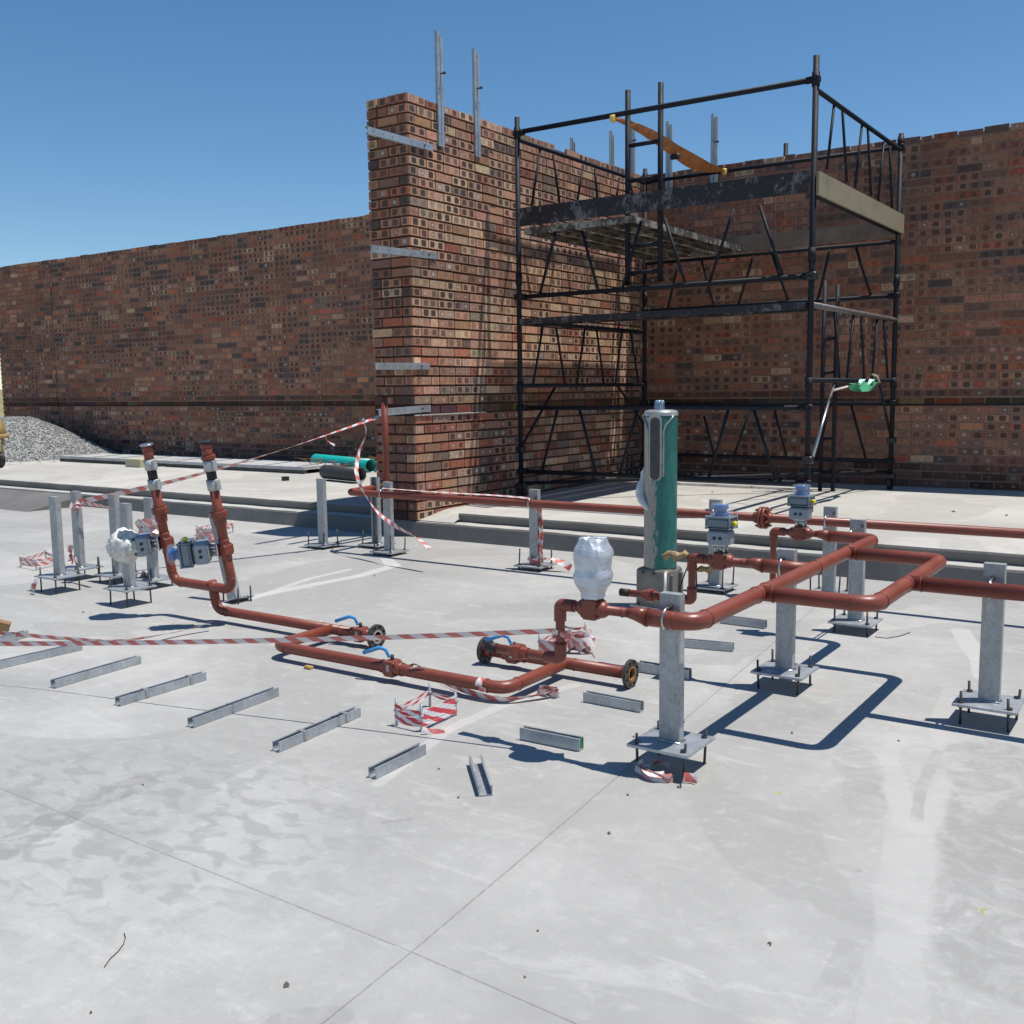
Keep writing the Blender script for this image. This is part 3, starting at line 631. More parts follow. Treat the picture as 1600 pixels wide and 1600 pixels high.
mb=MB(); mb.tube([PX(1363,585,XB+.03),PX(1370,588,XB+.04),PX(1374,597,XB+.03)],.010,6); mb.tube([PX(1302,610,XB+.04),PX(1325,604,XB+.04)],.01,6); part(mb,'rope_end',simple('pale rope',(.6,.5,.45),.8),cl)
# ------------------------------------------------------------------ pipe stands
PW,PD=.074,.038
def stand(base,top,zp,lab,rodup=.035,side=1,open_front=False,ub=None,yfix=None,tilt=None,plate=(.225,.225),w=PW):
    b=PZ(*base,zp); z1=PY(*top,b.y).z
    if yfix: b=PY(base[0],base[1],yfix); b.z=zp; z1=PY(*top,yfix).z
    t=thing('pipe_stand',lab,'pipe stand',(b.x,b.y,0),'galvanised pipe stands on base plates')
    cx,cy=b.x,b.y+PD/2
    mb=MB(); fy=b.y
    if not open_front: channel_mb(mb,(cx,fy,zp),(cx,fy,z1),w,PD,.005,(0,1,0),lip=0); mb.box((cx-w/2-.0008,fy+.006,z1-.0015),(cx+w/2+.0008,fy+PD,z1-.0002))
    else: channel_mb(mb,(cx,fy+PD,zp),(cx,fy+PD,z1),w,PD,.005,(0,-1,0),lip=.012)
    mb.box((cx+w/2-.002,fy+.005,zp+.001),(cx+w/2+.0006,fy+PD,z1-.001))
    part(mb,'post',GALV_POST,t)
    mb=MB(); hx,hy=plate[0]/2,plate[1]/2; mb.box((cx-hx,cy-hy,zp-.010),(cx+hx,cy+hy,zp-.0005)); part(mb,'base_plate',GALV,t)
    mb=MB(); mb.tube([(cx-w/2-.004,fy-.004,zp+.002),(cx+w/2+.004,fy-.004,zp+.002),(cx+w/2+.004,fy+PD+.002,zp+.002)],.004,6); part(mb,'weld',STEEL,t)
    for sx in (-1,1):
        for sy in (-1,1):
            x,y=cx+sx*(hx-.028),cy+sy*(hy-.028); tt=random.uniform(-.012,.012)
            mb=MB(); mb.cyl((x,y,-.02),(x+tt,y,zp+rodup*random.uniform(.8,1.15)),.005,8); mb.cyl((x,y,zp),(x,y,zp+.008),.011,6); mb.cyl((x,y,zp-.019),(x,y,zp-.011),.011,6); part(mb,'threaded_rod',ROD,t)
    if ub:
        (uc,r)=ub; mb=MB(); pts=[]
        for i in range(13):
            a=math.pi*i/12; pts.append(V((uc.x+.0,uc.y-math.sin(a)*(r+.006),uc.z+math.cos(a)*(r+.006))))
        pts=[V((uc.x,fy+.01,uc.z+r+.006))]+pts+[V((uc.x,fy+.01,uc.z-r-.006))]
        mb.tube(pts,.0048,8); part(mb,'u_bolt',STEEL,t)
        mb=MB(); mb.cyl((uc.x,fy-.001,uc.z+r+.006),(uc.x,fy-.012,uc.z+r+.006),.009,6); part(mb,'nut',ROD,t)
    return b
ZP=.529; RP=.030; RS=.0168
yF=stand((1045,1159),(1046,928),.095,'nearest pipe stand, whose base plate shades crumpled red and white tape',ub=(PZ(1042,967,ZP)+V((0,0,0)),RP)).y
stand((1224,1046.5),(1227.5,859),.08,'pipe stand behind the nearest one, under the actuator branch',rodup=.05,ub=(PZ(1222,886,ZP),RP))
stand((1335,969.5),(1337,812),.06,'pipe stand behind the square pipe loop, rear of the middle column',rodup=.06,ub=(PZ(1331,839,ZP),RP))
stand((1544,1096.5),(1550,881),.085,'pipe stand at the right edge carrying the outgoing pipe',rodup=.04,ub=(PZ(1548,921,ZP),RP))
YROW=6.0
def rowp(px,py): return PY(px,py,YROW)
RA=rowp(545,769); RB=rowp(1600,834); RDIR=(RB-RA).normalized()
def rowat(px):
    lo=-1;hi=8
    for _ in range(40):
        md=(lo+hi)/2; p=RA+RDIR*md; v=p-EYE; cx=_X*v.x+_Y*v.y+_Z*v.z
        if 800+F*cx.x/cx.z<px: lo=md
        else: hi=md
    return RA+RDIR*lo
stand((1115,915),(1117,781),.035,'row pipe stand hidden behind the middle grey actuator',rodup=.12,ub=(rowat(1116),.028))
stand((1293,926),(1295,792),.035,'row pipe stand just right of the farthest actuator',rodup=.12,ub=(rowat(1291),.028))
stand((834,882),(833.5,765),.035,'row pipe stand wound with red and white tape down its side',rodup=.12,ub=(rowat(829),.028))
stand((502.5,850),(499,748),.03,'lone pipe stand standing clear left of the red row pipe',rodup=.12)
stand((586.5,849.5),(584,746),.03,'open-faced pipe stand left of the brick pillar corner',rodup=.12,open_front=True)
stand((606,860.5),(602,753),.03,'pipe stand clamped to the row pipe in front of the brick pillar',rodup=.12,ub=(rowat(597),.028))
stand((89,898.5),(86,777),.11,'leftmost pipe stand, beside the taped rods',rodup=.05)
stand((121.5,886),(117,768),.08,'pipe stand with tape tied round its top at far left',rodup=.06)
stand((180.5,896),(178,772.5),.06,'pipe stand half hidden behind the left trio front stand',rodup=.12)
stand((199,917),(193.5,787),.11,'pipe stand under the bag-wrapped actuator',rodup=.06)
stand((236,903),(228,778),.06,'pipe stand behind the left upright pipe with fluttering tape',rodup=.10)
# leaning stand behind the right upright pipe
b=PZ(362,935,.03); tp=PY(332,800,b.y+.05)
ls=thing('leaning_channel_stand','pale channel stand leaning over behind the right upright pipe','pipe stand',(b.x,b.y,0))
mb=MB(); channel_mb(mb,b,tp,.085,.04,.005,(0,1,0),lip=0); part(mb,'post',GALV_POST,ls)
mb=MB(); d=(tp-b).normalized(); Mx=frame(b,d,V((1,0,0))); mb.box((-.12,-.02,-.012),(.045,.14,-.001),Mx); part(mb,'base_plate',GALV,ls)
mb=MB(); 
for q in ((.06,0),(.06,.1),(-.1,.02)): mb.cyl(V((b.x+q[0],b.y+q[1],0)),V((b.x+q[0],b.y+q[1],.10)),.005,8)
part(mb,'threaded_rod',ROD,ls)
# ------------------------------------------------------------------ pipes, fittings
def weld(mb,p,t,r): 
    pts=[];t=V(t).normalized(); M=frame(p,t)
    for i in range(21): a=2*math.pi*i/20; pts.append(M@V((math.cos(a)*r,math.sin(a)*r,0)))
    mb.tube(pts,.0022,5,cap=False)
def pipe(parent,pts,r=RP,fr=.075,name='pipe',welds=()):
    mb=MB(); mb.tube(fillet(pts,fr) if len(pts)>2 else pts,r,18)
    for p,t in welds: weld(mb,V(p),V(t),r+.0008)
    return part(mb,name,RED,parent)
def sock(mb,p,t,r,L): t=V(t).normalized(); mb.tube([V(p)-t*L/2,V(p)+t*L/2],r,16)
FLG=simple('dull dark flange steel',(.062,.055,.052),.55,.3,.35,30)
def flange(parent,c,ax,R=.0625,th=.016,mat=FLG,bore=.026,n=8,name='flange',borecol=RUST,hr=.0082):
    c=V(c);ax=V(ax).normalized(); M=frame(c,ax)
    # annulus with real bolt holes, built ring by ring around each hole
    from mathutils.geometry import delaunay_2d_cdt
    vs=[];fs=[]
    def circ(cx,cy,r,k):
        i0=len(vs); 
        for i in range(k): vs.append((cx+r*math.cos(2*math.pi*i/k),cy+r*math.sin(2*math.pi*i/k)))
        fs.append(list(range(i0,i0+k)))
    circ(0,0,R,40); circ(0,0,bore,28); rb=R*.80
    for i in range(n): a=2*math.pi*(i+.5)/n; circ(rb*math.cos(a),rb*math.sin(a),hr,10)
    from mathutils import Vector as VV
    ov,oe,of,_,_,orf=delaunay_2d_cdt([VV(v) for v in vs],[],fs,0,1e-7)
    mb=MB(); 
    keep=[f for f,o in zip(of,orf) if 0 in o and len(o)==1]
    for s_ in (0,th):
        idx=[mb.av(M@V((v[0],v[1],s_))) for v in ov]
        for f in keep: mb.af([idx[i] for i in (f if s_ else f[::-1])])
    def wall(cx,cy,r,k,mt,inv=False):
        mb.mat=mt; mb.smooth=True; A=[mb.av(M@V((cx+r*math.cos(2*math.pi*i/k),cy+r*math.sin(2*math.pi*i/k),0))) for i in range(k)]
        B=[mb.av(M@V((cx+r*math.cos(2*math.pi*i/k),cy+r*math.sin(2*math.pi*i/k),th))) for i in range(k)]
        for i in range(k): mb.af([A[i],A[(i+1)%k],B[(i+1)%k],B[i]])
        mb.mat=0; mb.smooth=False
    wall(0,0,R,40,0); wall(0,0,bore,28,1)
    for i in range(n): a=2*math.pi*(i+.5)/n; wall(rb*math.cos(a),rb*math.sin(a),hr,10,0)
    # raised face
    mb.mat=1; mb.smooth=False
    k=28; A=[mb.av(M@V((bore*math.cos(2*math.pi*i/k),bore*math.sin(2*math.pi*i/k),th+.0015))) for i in range(k)]; B=[mb.av(M@V((bore*1.35*math.cos(2*math.pi*i/k),bore*1.35*math.sin(2*math.pi*i/k),th+.0015))) for i in range(k)]
    for i in range(k): mb.af([A[i],A[(i+1)%k],B[(i+1)%k],B[i]])
    return part(mb,name,[mat,borecol],parent)
def ballvalve(parent,c,ax,up,r,size=.05,hand=True,name='ball_valve',hdir=None):
    c=V(c);ax=V(ax).normalized(); M=frame(c,ax,up)     # local x=up, z=axis
    mb=MB(); k=size
    mb.M=M
    mb.bbox((-k*.80,-k*.76,-k*.60),(k*.80,k*.76,k*.60),k*.10)
    mb.M=None
    mb.tube([c-ax*k*1.35,c-ax*k*1.0,c-ax*k*.5,c+ax*k*.5,c+ax*k*1.0,c+ax*k*1.35],[r*1.15,k*.66,k*.70,k*.70,k*.66,r*1.15],16)
    mb.M=M
    for a in (-1,1):
        for b_ in (-1,1): mb.tube([V((a*k*.55,b_*k*.55,-k*.75)),V((a*k*.55,b_*k*.55,k*.75))],.0055,6)
    mb.M=None
    v=part(mb,name,RED,parent)
    if hand:
        mb=MB(); mb.M=M; mb.box((-.010,k*.765,-.008),(.020,k*.775,.009)); part(mb,'maker_plate',SILV,v)
        u=M.to_3x3()@V((1,0,0)); s0_=c+u*k*.7; mb=MB(); mb.tube([s0_,s0_+u*.028],.008,8); part(mb,'stem',ROD,v)
        h=V(hdir).normalized() if hdir is not None else -ax
        mb=MB(); a0=s0_+u*.022; P_=[a0,a0+h*.018,a0+h*.034+u*.030,a0+h*.062+u*.034,a0+h*.145+u*.004]
        mb.ribbon(P_,.017,ax.cross(u)); 
        P2=[p-u*.006 for p in P_]; mb.ribbon(P2,.017,ax.cross(u)); 
        n_=len(P_)
        mb.tube(P_[1:],[.006,.0085,.009,.009],8)
        part(mb,'lever',BLUEH,v)
    return v
def actuator(v,c,ax,xdir,k=1.0,dome=True,wrap=None,off=.03):
    """electric actuator: bracket, gearbox, housing, cable gland, clear dome with blue indicator; axis ax from valve centre c"""
    c=V(c);ax=V(ax).normalized(); M=frame(c,ax,xdir)@Matrix.Scale(k,4)
    mb=MB(); mb.M=M
    for a in (-1,1):
        for b_ in (-1,1): mb.tube([V((a*.022,b_*.022,off)),V((a*.022,b_*.022,off+.05))],.006,8)
    mb.tube([V((0,0,off)),V((0,0,off+.05))],.010,10); mb.box((-.036,-.036,off),(.036,.036,off+.006)); mb.box((-.036,-.036,off+.045),(.036,.036,off+.051)); part(mb,'bracket',STEEL,v)
    z=off+.051
    mb=MB(); mb.M=M; mb.bbox((-.058,-.05,z),(.052,.05,z+.07),.009); gb=part(mb,'gearbox',ACTL,v)
    mb=MB(); mb.M=M
    mb.smooth=True
    for sx in (-.016,.014): mb.lathe([(.0085,-.001),(.0085,.004),(.006,.005)],12,V((sx,-.051,z+.034)),V((0,-1,0)))
    mb.smooth=False; mb.bbox((-.05,-.044,z+.070),(.045,.044,z+.080),.003); part(mb,'gasket',ACTD,v)
    if wrap: wrap(M,z+.07); return
    mb=MB(); mb.M=M; mb.bbox((-.066,-.054,z+.080),(.066,.054,z+.085),.002); mb.bbox((-.060,-.05,z+.0855),(.060,.05,z+.132),.008); mb.bbox((-.066,-.055,z+.1325),(.066,.055,z+.142),.003)
    for sx in (-.061,.061):
        for sy in (-.05,.05): mb.tube([V((sx,sy,z+.078)),V((sx,sy,z+.146))],.005,6)
    part(mb,'housing',ACT,v)
    mb=MB(); mb.M=M; mb.smooth=True; mb.lathe([(.010,0),(.010,.012),(.013,.013),(.013,.023),(.007,.028)],12,V((.060,-.012,z+.108)),V((1,0,0))); part(mb,'cable_gland',YEL,v)
    mb=MB(); mb.M=M; mb.smooth=True; mb.lathe([(.034,z+.143),(.034,z+.150),(.030,z+.160),(.012,z+.164)],20); mb.smooth=False; mb.bbox((-.026,-.010,z+.163),(.026,.010,z+.190),.004); mb.lathe([(.034,z+.176),(.034,z+.196)],18); part(mb,'indicator',BLUE,v)
    mb=MB(); mb.M=M; mb.smooth=True; mb.lathe([(.058,z+.1425),(.059,z+.165),(.054,z+.172),(.053,z+.196),(.046,z+.205),(0.001,z+.207)],28,cap=False); part(mb,'dome',DOME,v)
# ---- raised manifold on the stands
mf=thing('pipe_manifold','raised red-oxide pipe loop with two bare grey actuators and one plastic-wrapped','pipework',(PZ(1120,967,ZP).x,PZ(1120,967,ZP).y,0))
y1=PZ(1030,966.6,ZP).y; x1=PZ(1292.5,878,ZP).x; y2=PZ(1302.5,938.6,ZP).y; x2=PZ(1408,917.8,ZP).x; y3=PZ(1383,868.5,ZP).y; y4=PZ(1321,839.5,ZP).y; y5=PZ(1197,884,ZP).y; y6=PZ(1509,918.8,ZP).y
z=ZP; X=V((1,0,0)); Y=V((0,1,0)); Z=V((0,0,1))
xr1=PZ(1012,964,ZP).x
pipe(mf,[(xr1,y1,z),(x1,y1,z),(x1,y4,z),(PZ(1300,836,z).x,y4,z)],welds=[((xr1+.002,y1,z),X),((x1-.075,y1,z),X),((x1,y1+.075,z),Y),((x1,y2-.05,z),Y),((x1,y2+.05,z),Y),((x1,y5+.06,z),Y),((x1,y4-.075,z),Y),((x1-.075,y4,z),X)])
pipe(mf,[(x1,y2,z),(x2,y2,z),(x2,y3,z),(x1,y3,z)],welds=[((x1+.05,y2,z),X),((x2-.078,y2,z),X),((x2,y2+.078,z),Y),((x2,y6-.05,z),Y),((x2-.078,y3,z),X),((x1+.045,y3,z),X)])
pipe(mf,[(x2,y6,z),(2.6,y6,z)],welds=[((x2+.05,y6,z),X)])
def branch(yb,pxv,pxr,zlow,px_el,pxu=None,pxe=None,stub=False):
    xv=PZ(*pxv,z).x; xr=PZ(*pxr,z).x; xe=PZ(*px_el,z).x; ze=z+.006
    mb=MB(); mb.tube([(xr+.0,yb,z),(xr-.035,yb,z+.006),(xr-.07,yb,ze)],[RP,RP*.82,RS],18); weld(mb,V((xr,yb,z)),X,RP+.001); part(mb,'reducer',RED,mf)
    low=[(xe,yb,zlow)] if stub else [(xe,yb,zlow),(PY(pxe,938,yb).x,yb,zlow)]
    pipe(mf,[(xr-.065,yb,ze),(xe,yb,ze)]+low ,RS,.035,'branch_pipe',welds=[((xr-.09,yb,ze),X)])
    if yb==y5: pipe(mf,[(xr,yb,z),(x1,yb,z)],RP,.05)
    def elb(c,d1,d2):
        mb=MB(); c=V(c); mb.tube(fillet([c+d1*.060,c+d1*.035,c,c+d2*.035,c+d2*.060],.03),RS*1.33,14); part(mb,'elbow',RED,mf)
    elb((xe,yb,ze),X,-Z)
    if not stub:
        elb((xe,yb,zlow),-X,Z)
        ux=PY(pxu,938,yb).x; mb=MB(); mb.tube([(ux-.045,yb,zlow),(ux-.035,yb,zlow),(ux-.022,yb,zlow),(ux-.021,yb,zlow),(ux+.009,yb,zlow),(ux+.010,yb,zlow),(ux+.036,yb,zlow)],[RS*1.2,RS*1.45,RS*1.45,RS*1.9,RS*1.9,RS*1.45,RS*1.25],8,flat=True); part(mb,'union',RED,mf)
        mb=MB(); ex=PY(pxe,938,yb).x; mb.tube([(ex-.035,yb,zlow),(ex+.01,yb,zlow)],RS*1.12,14); part(mb,'thread_end',HOSE,mf)
    v=ballvalve(mf,(xv,yb,ze),X,Z,RS,.045,hand=False,name='motor_valve')
    return v,V((xv,yb,ze)),xe
zl=PY(883,1030,y1).z
v,cv,xe=branch(y1,(933,951),(1010,964),zl,(883,944),812,772)
# plastic-wrapped actuator
mb=MB(); mb.smooth=True; c=cv+V((0,0,.035)); rows=[]; seg=40
prof=[(.030,.0),(.040,.006),(.041,.030),(.047,.042),(.061,.066),(.065,.098),(.060,.128),(.062,.155),(.067,.190),(.062,.212),(.052,.236),(.048,.250),(.045,.257),(.020,.259),(.001,.259)]
seg=84; fine=[]
for a_,b_ in zip(prof[:-1],prof[1:]):
    for q_ in range(4): t_=q_/4; fine.append((a_[0]*(1-t_)+b_[0]*t_,a_[1]*(1-t_)+b_[1]*t_))
fine.append(prof[-1])
for (r,h) in fine:
    row=[]; h*=.83; r*=.99
    for j in range(seg):
        a=2*math.pi*j/seg; sq=1/ max(abs(math.cos(a)),abs(math.sin(a)))**.40; rr=r*sq*.94
        q=V((math.cos(a)*3,math.sin(a)*3,h*32)); rg_=lambda f: 1-2*abs(noise.noise(V((q.x*f,q.y*f,q.z*f*.9+q.x*.6))))
        rr*=1+.05*noise.noise(q)+.030*rg_(.8)+.016*rg_(1.9)+.006*rg_(4.0)
        row.append(mb.av(c+V((rr*math.cos(a),rr*math.sin(a),h+.004*noise.noise(q*1.3)))))
    rows.append(row)
for i in range(len(rows)-1):
    for j in range(seg): mb.af([rows[i][j],rows[i][(j+1)%seg],rows[i+1][(j+1)%seg],rows[i+1][j]])
wrp=part(mb,'wrapped_actuator',WRAP,v); wrp['label']='actuator bundled in shiny crinkled plastic wrap'
zl2=PY(1083,938,y5).z
v,cv,xe2=branch(y5,(1131,876),(1188,885),zl2,(1083,873),1019,980); actuator(v,cv,Z,X,.88,off=.032)
mb=MB(); mb.cyl((xe2-.30,y5-.02,zl2-.05),(xe2+.0,y5-.02,zl2-.06),.007,8); part(mb,'grey_rod',STEEL,mf)
v,cv,xe3=branch(y4,(1263,830),(1300,836),z-.28,(1222,827),stub=True); actuator(v,cv,Z,X,.88,off=.032)
# ---- spool lying on the floor with flanges
ZS=.0635; RG=.027
sp=thing('floor_spool','red-oxide valve spool lying on the floor with black flanges and blue levers','pipework',PZ(620,1045,0))
ya=PZ(884,1036,ZS).y-.0; yb=PZ(612,1043,ZS).y; yc=PZ(560,990,ZS).y; xf1=PZ(591,993,ZS).x; xf2=PZ(760,1016,ZS).x; xf3=PZ(975,1056,ZS).x; xt=PZ(862,1045,ZS).x; xb=PZ(470,997,ZS).x
xfoot=PZ(330,955,ZS).x; TH=math.radians(9.5); T=V((0,-math.sin(TH),math.cos(TH))); NN=V((0,math.cos(TH),math.sin(TH))); FT=V((xfoot,yc,ZS))
zU=.175
pipe(sp,[FT+T*zU,FT,(xf1,yc,ZS)],RG,.06,welds=[((xfoot+.08,yc,ZS),X),(FT+T*.07,T),((xb-.06,yc,ZS),X),((xb+.06,yc,ZS),X)])
pipe(sp,[(xb,yc,ZS),(xb,yb,ZS),(xt,yb,ZS),(xt,ya,ZS)],RG,.075,welds=[((xb+.08,yb,ZS),X),((xb,yb+.08,ZS),Y),((xt-.09,yb,ZS),X),((xt,yb+.09,ZS),Y)])
pipe(sp,[(xf2,ya,ZS),(xf3,ya,ZS)],RG,.05,welds=[((xt+.05,ya,ZS),X),((xt-.05,ya,ZS),X)])
flange(sp,(xf1,yc,ZS),X,borecol=STEEL); flange(sp,(xf2,ya,ZS),-X,borecol=BLACK); flange(sp,(xf3,ya,ZS),X)
mb=MB()
for xx,yy,s_ in ((xf1,yc,-1),(xf3,ya,-1),(xf2,ya,1)): mb.tube([(xx,yy,ZS),(xx+s_*.03,yy,ZS)],[RG*1.35,RG],16)
part(mb,'flange_neck',RED,sp)
ballvalve(sp,(PZ(566,990,ZS).x,yc,ZS),X,Z,RG,.045,hdir=-X+V((0,-.25,0))); ballvalve(sp,(PZ(617,1042,ZS).x,yb,ZS),X,Z,RG,.045,hdir=-X+V((0,-.25,0))); ballvalve(sp,(PZ(801,1024,ZS).x,ya,ZS),X,Z,RG,.045,hdir=-X+V((0,-.25,0)))
# second line above it, reaching to the riser
# uprights
def UP(px,py): return PN(px,py,FT,NN)
uL=UP(272,907); uR=UP(358,918); cz=(UP(320,915)-FT).dot(T)
hb=cz
xL=UP(262,860).x; xR=UP(352,858).x
def on(x,h): return FT+V((x-xfoot,0,0))+T*h
topL=(UP(231,690)-FT).dot(T); topR=(UP(317,684)-FT).dot(T)
pipe(sp,[on(xL,hb+.26),on(xL,hb),on(xR,hb),on(xR,hb+.26)],RG,.07,welds=[(on(xL+.07,hb),X),(on(xR-.07,hb),X),(on(xL,hb+.07),T),(on(xR,hb+.07),T)])
for (x,top,hy) in ((xL,topL,dict(v=(271,848),c=(255,797),g1=(247,757),g2=(239,726),t=(233,695))),(xR,topR,dict(v=(353,858),c=(340,802),g1=(330,757),g2=(325,727),t=(318,690)))):
    h={k:(UP(*p)-FT).dot(T) for k,p in hy.items()}
    left = x==xL
    vv=ballvalve(sp,on(x,h['v']),T,-X,RG,.044,hand=False,name='motor_valve')
    mb=MB(); mb.tube([on(x,h['v']),on(x,h['g1']-.01)],RG,16); part(mb,'upright_pipe',RED,sp)
    mb=MB(); c_=h['c']; mb.tube([on(x,c_-.07),on(x,c_-.05),on(x,c_-.02),on(x,c_-.019),on(x,c_+.012),on(x,c_+.013),on(x,c_+.03)],[RG*1.25,RG*1.3,RG*1.35,RG*1.75,RG*1.75,RG*1.3,RG*1.25],8,flat=True); part(mb,'union',RED,sp)
    for g in ('g1','g2'):
        mb=MB(); mb.tube([on(x,h[g]-.030),on(x,h[g]-.029),on(x,h[g]+.029),on(x,h[g]+.03)],[RG*.9,RG*1.28,RG*1.28,RG*.9],18)
        mb.box((-.012,-.012,-.028),(.012,.012,.028),frame(on(x+RG*1.3,h[g]),T))
        part(mb,'hose_clamp',CLAMP,sp)
    mb=MB(); mb.tube([on(x,h['g1']),on(x,h['g2'])],RG*1.0,16); part(mb,'rubber_hose',HOSE,sp)
    mb=MB(); mb.tube([on(x,h['g2']+.02),on(x,h['t']-.02)],RG,16)
    if not left: mb.tube([on(x,h['g2']+.035),on(x,h['g2']+.036),on(x,h['g2']+.055),on(x,h['g2']+.056)],[RG,RG*1.5,RG*1.5,RG],8,flat=True)
    mb.tube([on(x,h['t']-.035),on(x,h['t']-.005)],RG*1.08,16); part(mb,'top_pipe',RED,sp)
    mb=MB(); mb.tube([on(x,h['t']-.004),on(x,h['t']+.004)],RG*1.36,20); part(mb,'blind_cap',[STEEL if left else BLACK],sp)
    ax=(V((-1,0,0))*.75-NN*.60+T*.02).normalized()
    if left:
        def bag(M,z,vv=vv):
            mb=MB(); mb.smooth=True; rows=[]
            for i in range(31):
                th=math.pi*i/30; row=[]
                for j in range(60):
                    a=2*math.pi*j/60; d=V((math.sin(th)*math.cos(a),math.sin(th)*math.sin(a),math.cos(th)))
                    r=.082*(1+.22*noise.noise(d*2.2+V((3,0,0)))+.16*(1-2*abs(noise.noise(d*3.6)))+.11*(1-2*abs(noise.noise(d*8)))-.08)
                    row.append(mb.av(M@(V((0,0,z+.065))+d*r)))
                rows.append(row)
            for i in range(30):
                for j in range(60): mb.af([rows[i][j],rows[i][(j+1)%60],rows[i+1][(j+1)%60],rows[i+1][j]])
            part(mb,'plastic_bag',FLUFF,vv)
        actuator(vv,on(x,h['v']),ax,T,1.08,wrap=bag)
    else: actuator(vv,on(x,h['v']),ax,T,1.08)
# ---- row pipe with riser
rp=thing('row_pipe','long straight red-oxide pipe clamped along the back row of stands','pipework',(RA.x,RA.y,0))
RR=.0275
rz=PY(604,757,6.36); rt=PY(593.5,618,6.36)
pipe(rp,[V((rz.x,6.36,rt.z)),V((rz.x,6.36,RA.z+.0)),],RR,.05,'riser')
pipe(rp,[V((RA.x,6.40,RA.z+.01)),RA,RA+RDIR*7.6],RR,.05)
pipe(rp,[V((RA.x,6.40,RA.z+.01)),V((rz.x,6.36,RA.z))],RR*.95,.05)
mb=MB(); mb.tube([V((rz.x,6.36,rt.z)),V((rz.x,6.36,rt.z+.012))],.055,20); part(mb,'top_flange',BLACK,rp)
fc=rowat(1193); 
for s_ in (-1,1):
    mb=MB(); q=fc+RDIR*s_*.012; mb.tube([q-RDIR*.009,q+RDIR*.009],.068,28); mb.tube([q+RDIR*s_*.01,q+RDIR*s_*.05],[RR*1.35,RR],16)
    part(mb,'joint_flange',RED,rp)
mb=MB(); M=frame(fc,RDIR)
for i in range(8): a=2*math.pi*(i+.5)/8; p=V((math.cos(a)*.052,math.sin(a)*.052,0)); mb.cyl(M@(p+V((0,0,-.045))),M@(p+V((0,0,.045))),.006,8); mb.cyl(M@(p+V((0,0,.022))),M@(p+V((0,0,.033))),.011,6); mb.cyl(M@(p+V((0,0,-.033))),M@(p+V((0,0,-.022))),.011,6)
part(mb,'flange_bolts',RED,rp)
# ------------------------------------------------------------------ green and silver cylinder machine
cb=PZ(1022,953,0); cy_=cb.y+.10; sc_=math.hypot
cxx=PY(1032,800,cy_).x; zt=PY(1032,640,cy_).z; zb=PY(1032,886,cy_).z; rc=(PY(1057,800,cy_).x-PY(1007,800,cy_).x)/2*.93
mc=thing('cylinder_machine','tall chipped green and silver cylinder standing on a dusty square gearbox','machine',(cxx,cy_,0))
mb=MB(); mb.smooth=True; mb.lathe([(rc,zb),(rc,zb+.01),(rc,zt-.05),(rc,zt-.03)],36,V((cxx,cy_,0))); 
o=part(mb,'cylinder',CYL,mc)
mb=MB(); mb.smooth=True; mb.lathe([(rc+.003,zt-.035),(rc+.004,zt-.02),(rc-.004,zt-.006),(rc-.03,zt),(.001,zt+.001)],36,V((cxx,cy_,0)),cap=False); part(mb,'top_cap',SILV,mc)
# recessed long panel facing front-left
fd=V((.13,-.99,0)).normalized(); sd=V((-fd.y,fd.x,0))
zp0,zp1=PY(1022,752,cy_-.07).z,PY(1022,652,cy_-.07).z
def capsule(mb,w,z0_,z1_,d,th):
    pts=[]
    for i in range(9): a=math.pi*i/8; pts.append((math.cos(a)*w,z1_-w+math.sin(a)*w))
    for i in range(9): a=math.pi+math.pi*i/8; pts.append((math.cos(a)*w,z0_+w+math.sin(a)*w))
    f=[];bk=[]
    for (s_,zz) in pts:
        ang=s_/rc; dd=fd*math.cos(ang)+sd*math.sin(ang); f.append(mb.av(V((cxx,cy_,zz))+dd*(rc+d))); bk.append(mb.av(V((cxx,cy_,zz))+dd*(rc+d-th)))
    k=len(pts); mb.af(f)
    for i in range(k): mb.af([f[i],f[(i+1)%k],bk[(i+1)%k],bk[i]])
mb=MB(); capsule(mb,.037,zp0,zp1+.02,.010,.02); part(mb,'panel_frame',SILV,mc)
mb=MB(); capsule(mb,.026,zp0+.012,zp1,.013,.008); part(mb,'dark_panel',RECESS,mc)
mb=MB(); mb.smooth=True; w_=.058
pts=[]
for sgn in (-1,1):
    P_=[V((cxx,cy_,0))+(fd*math.cos(a_)+sd*math.sin(a_))*(rc+.006)+V((0,0,zz)) for a_,zz in ((sgn*1.15,zt-.03),(sgn*.95,zt-.05),(sgn*.6,zt-.085),(sgn*.47,zt-.12),(sgn*.47,zp0+.03))]
    mb.tube(P_,.006,6)
part(mb,'trim',SILV,mc)
mb=MB(); mb.smooth=True; rows=[]
for i,(r,h) in enumerate([(.03,0),(.032,.012),(.028,.03),(.030,.045),(.024,.055),(.001,.052)]):
    rows.append([mb.av(V((cxx-.01,cy_,zt))+V((math.cos(a)*r*(1+.25*noise.noise(V((a*2,h*60,1)))),math.sin(a)*r*(1+.25*noise.noise(V((a*2,h*60,5)))),h))) for a in [2*math.pi*j/18 for j in range(18)]])
for i in range(5):
    for j in range(18): mb.af([rows[i][j],rows[i][(j+1)%18],rows[i+1][(j+1)%18],rows[i+1][j]])
part(mb,'foil_cap',FOIL,mc)
hx=.105; bx0=PY(993,915,cy_-hx).x; bx1=bx0+.205
mb=MB(); mb.bbox((bx0,cy_-hx,.0),(bx1,cy_+hx,zb),.012)
mb.box((bx1-.002,cy_-.07,.02),(bx1+.018,cy_-.045,zb-.03)); mb.box((bx1-.002,cy_+.05,.02),(bx1+.018,cy_+.075,zb-.03)); part(mb,'gearbox_casing',MBOX,mc)
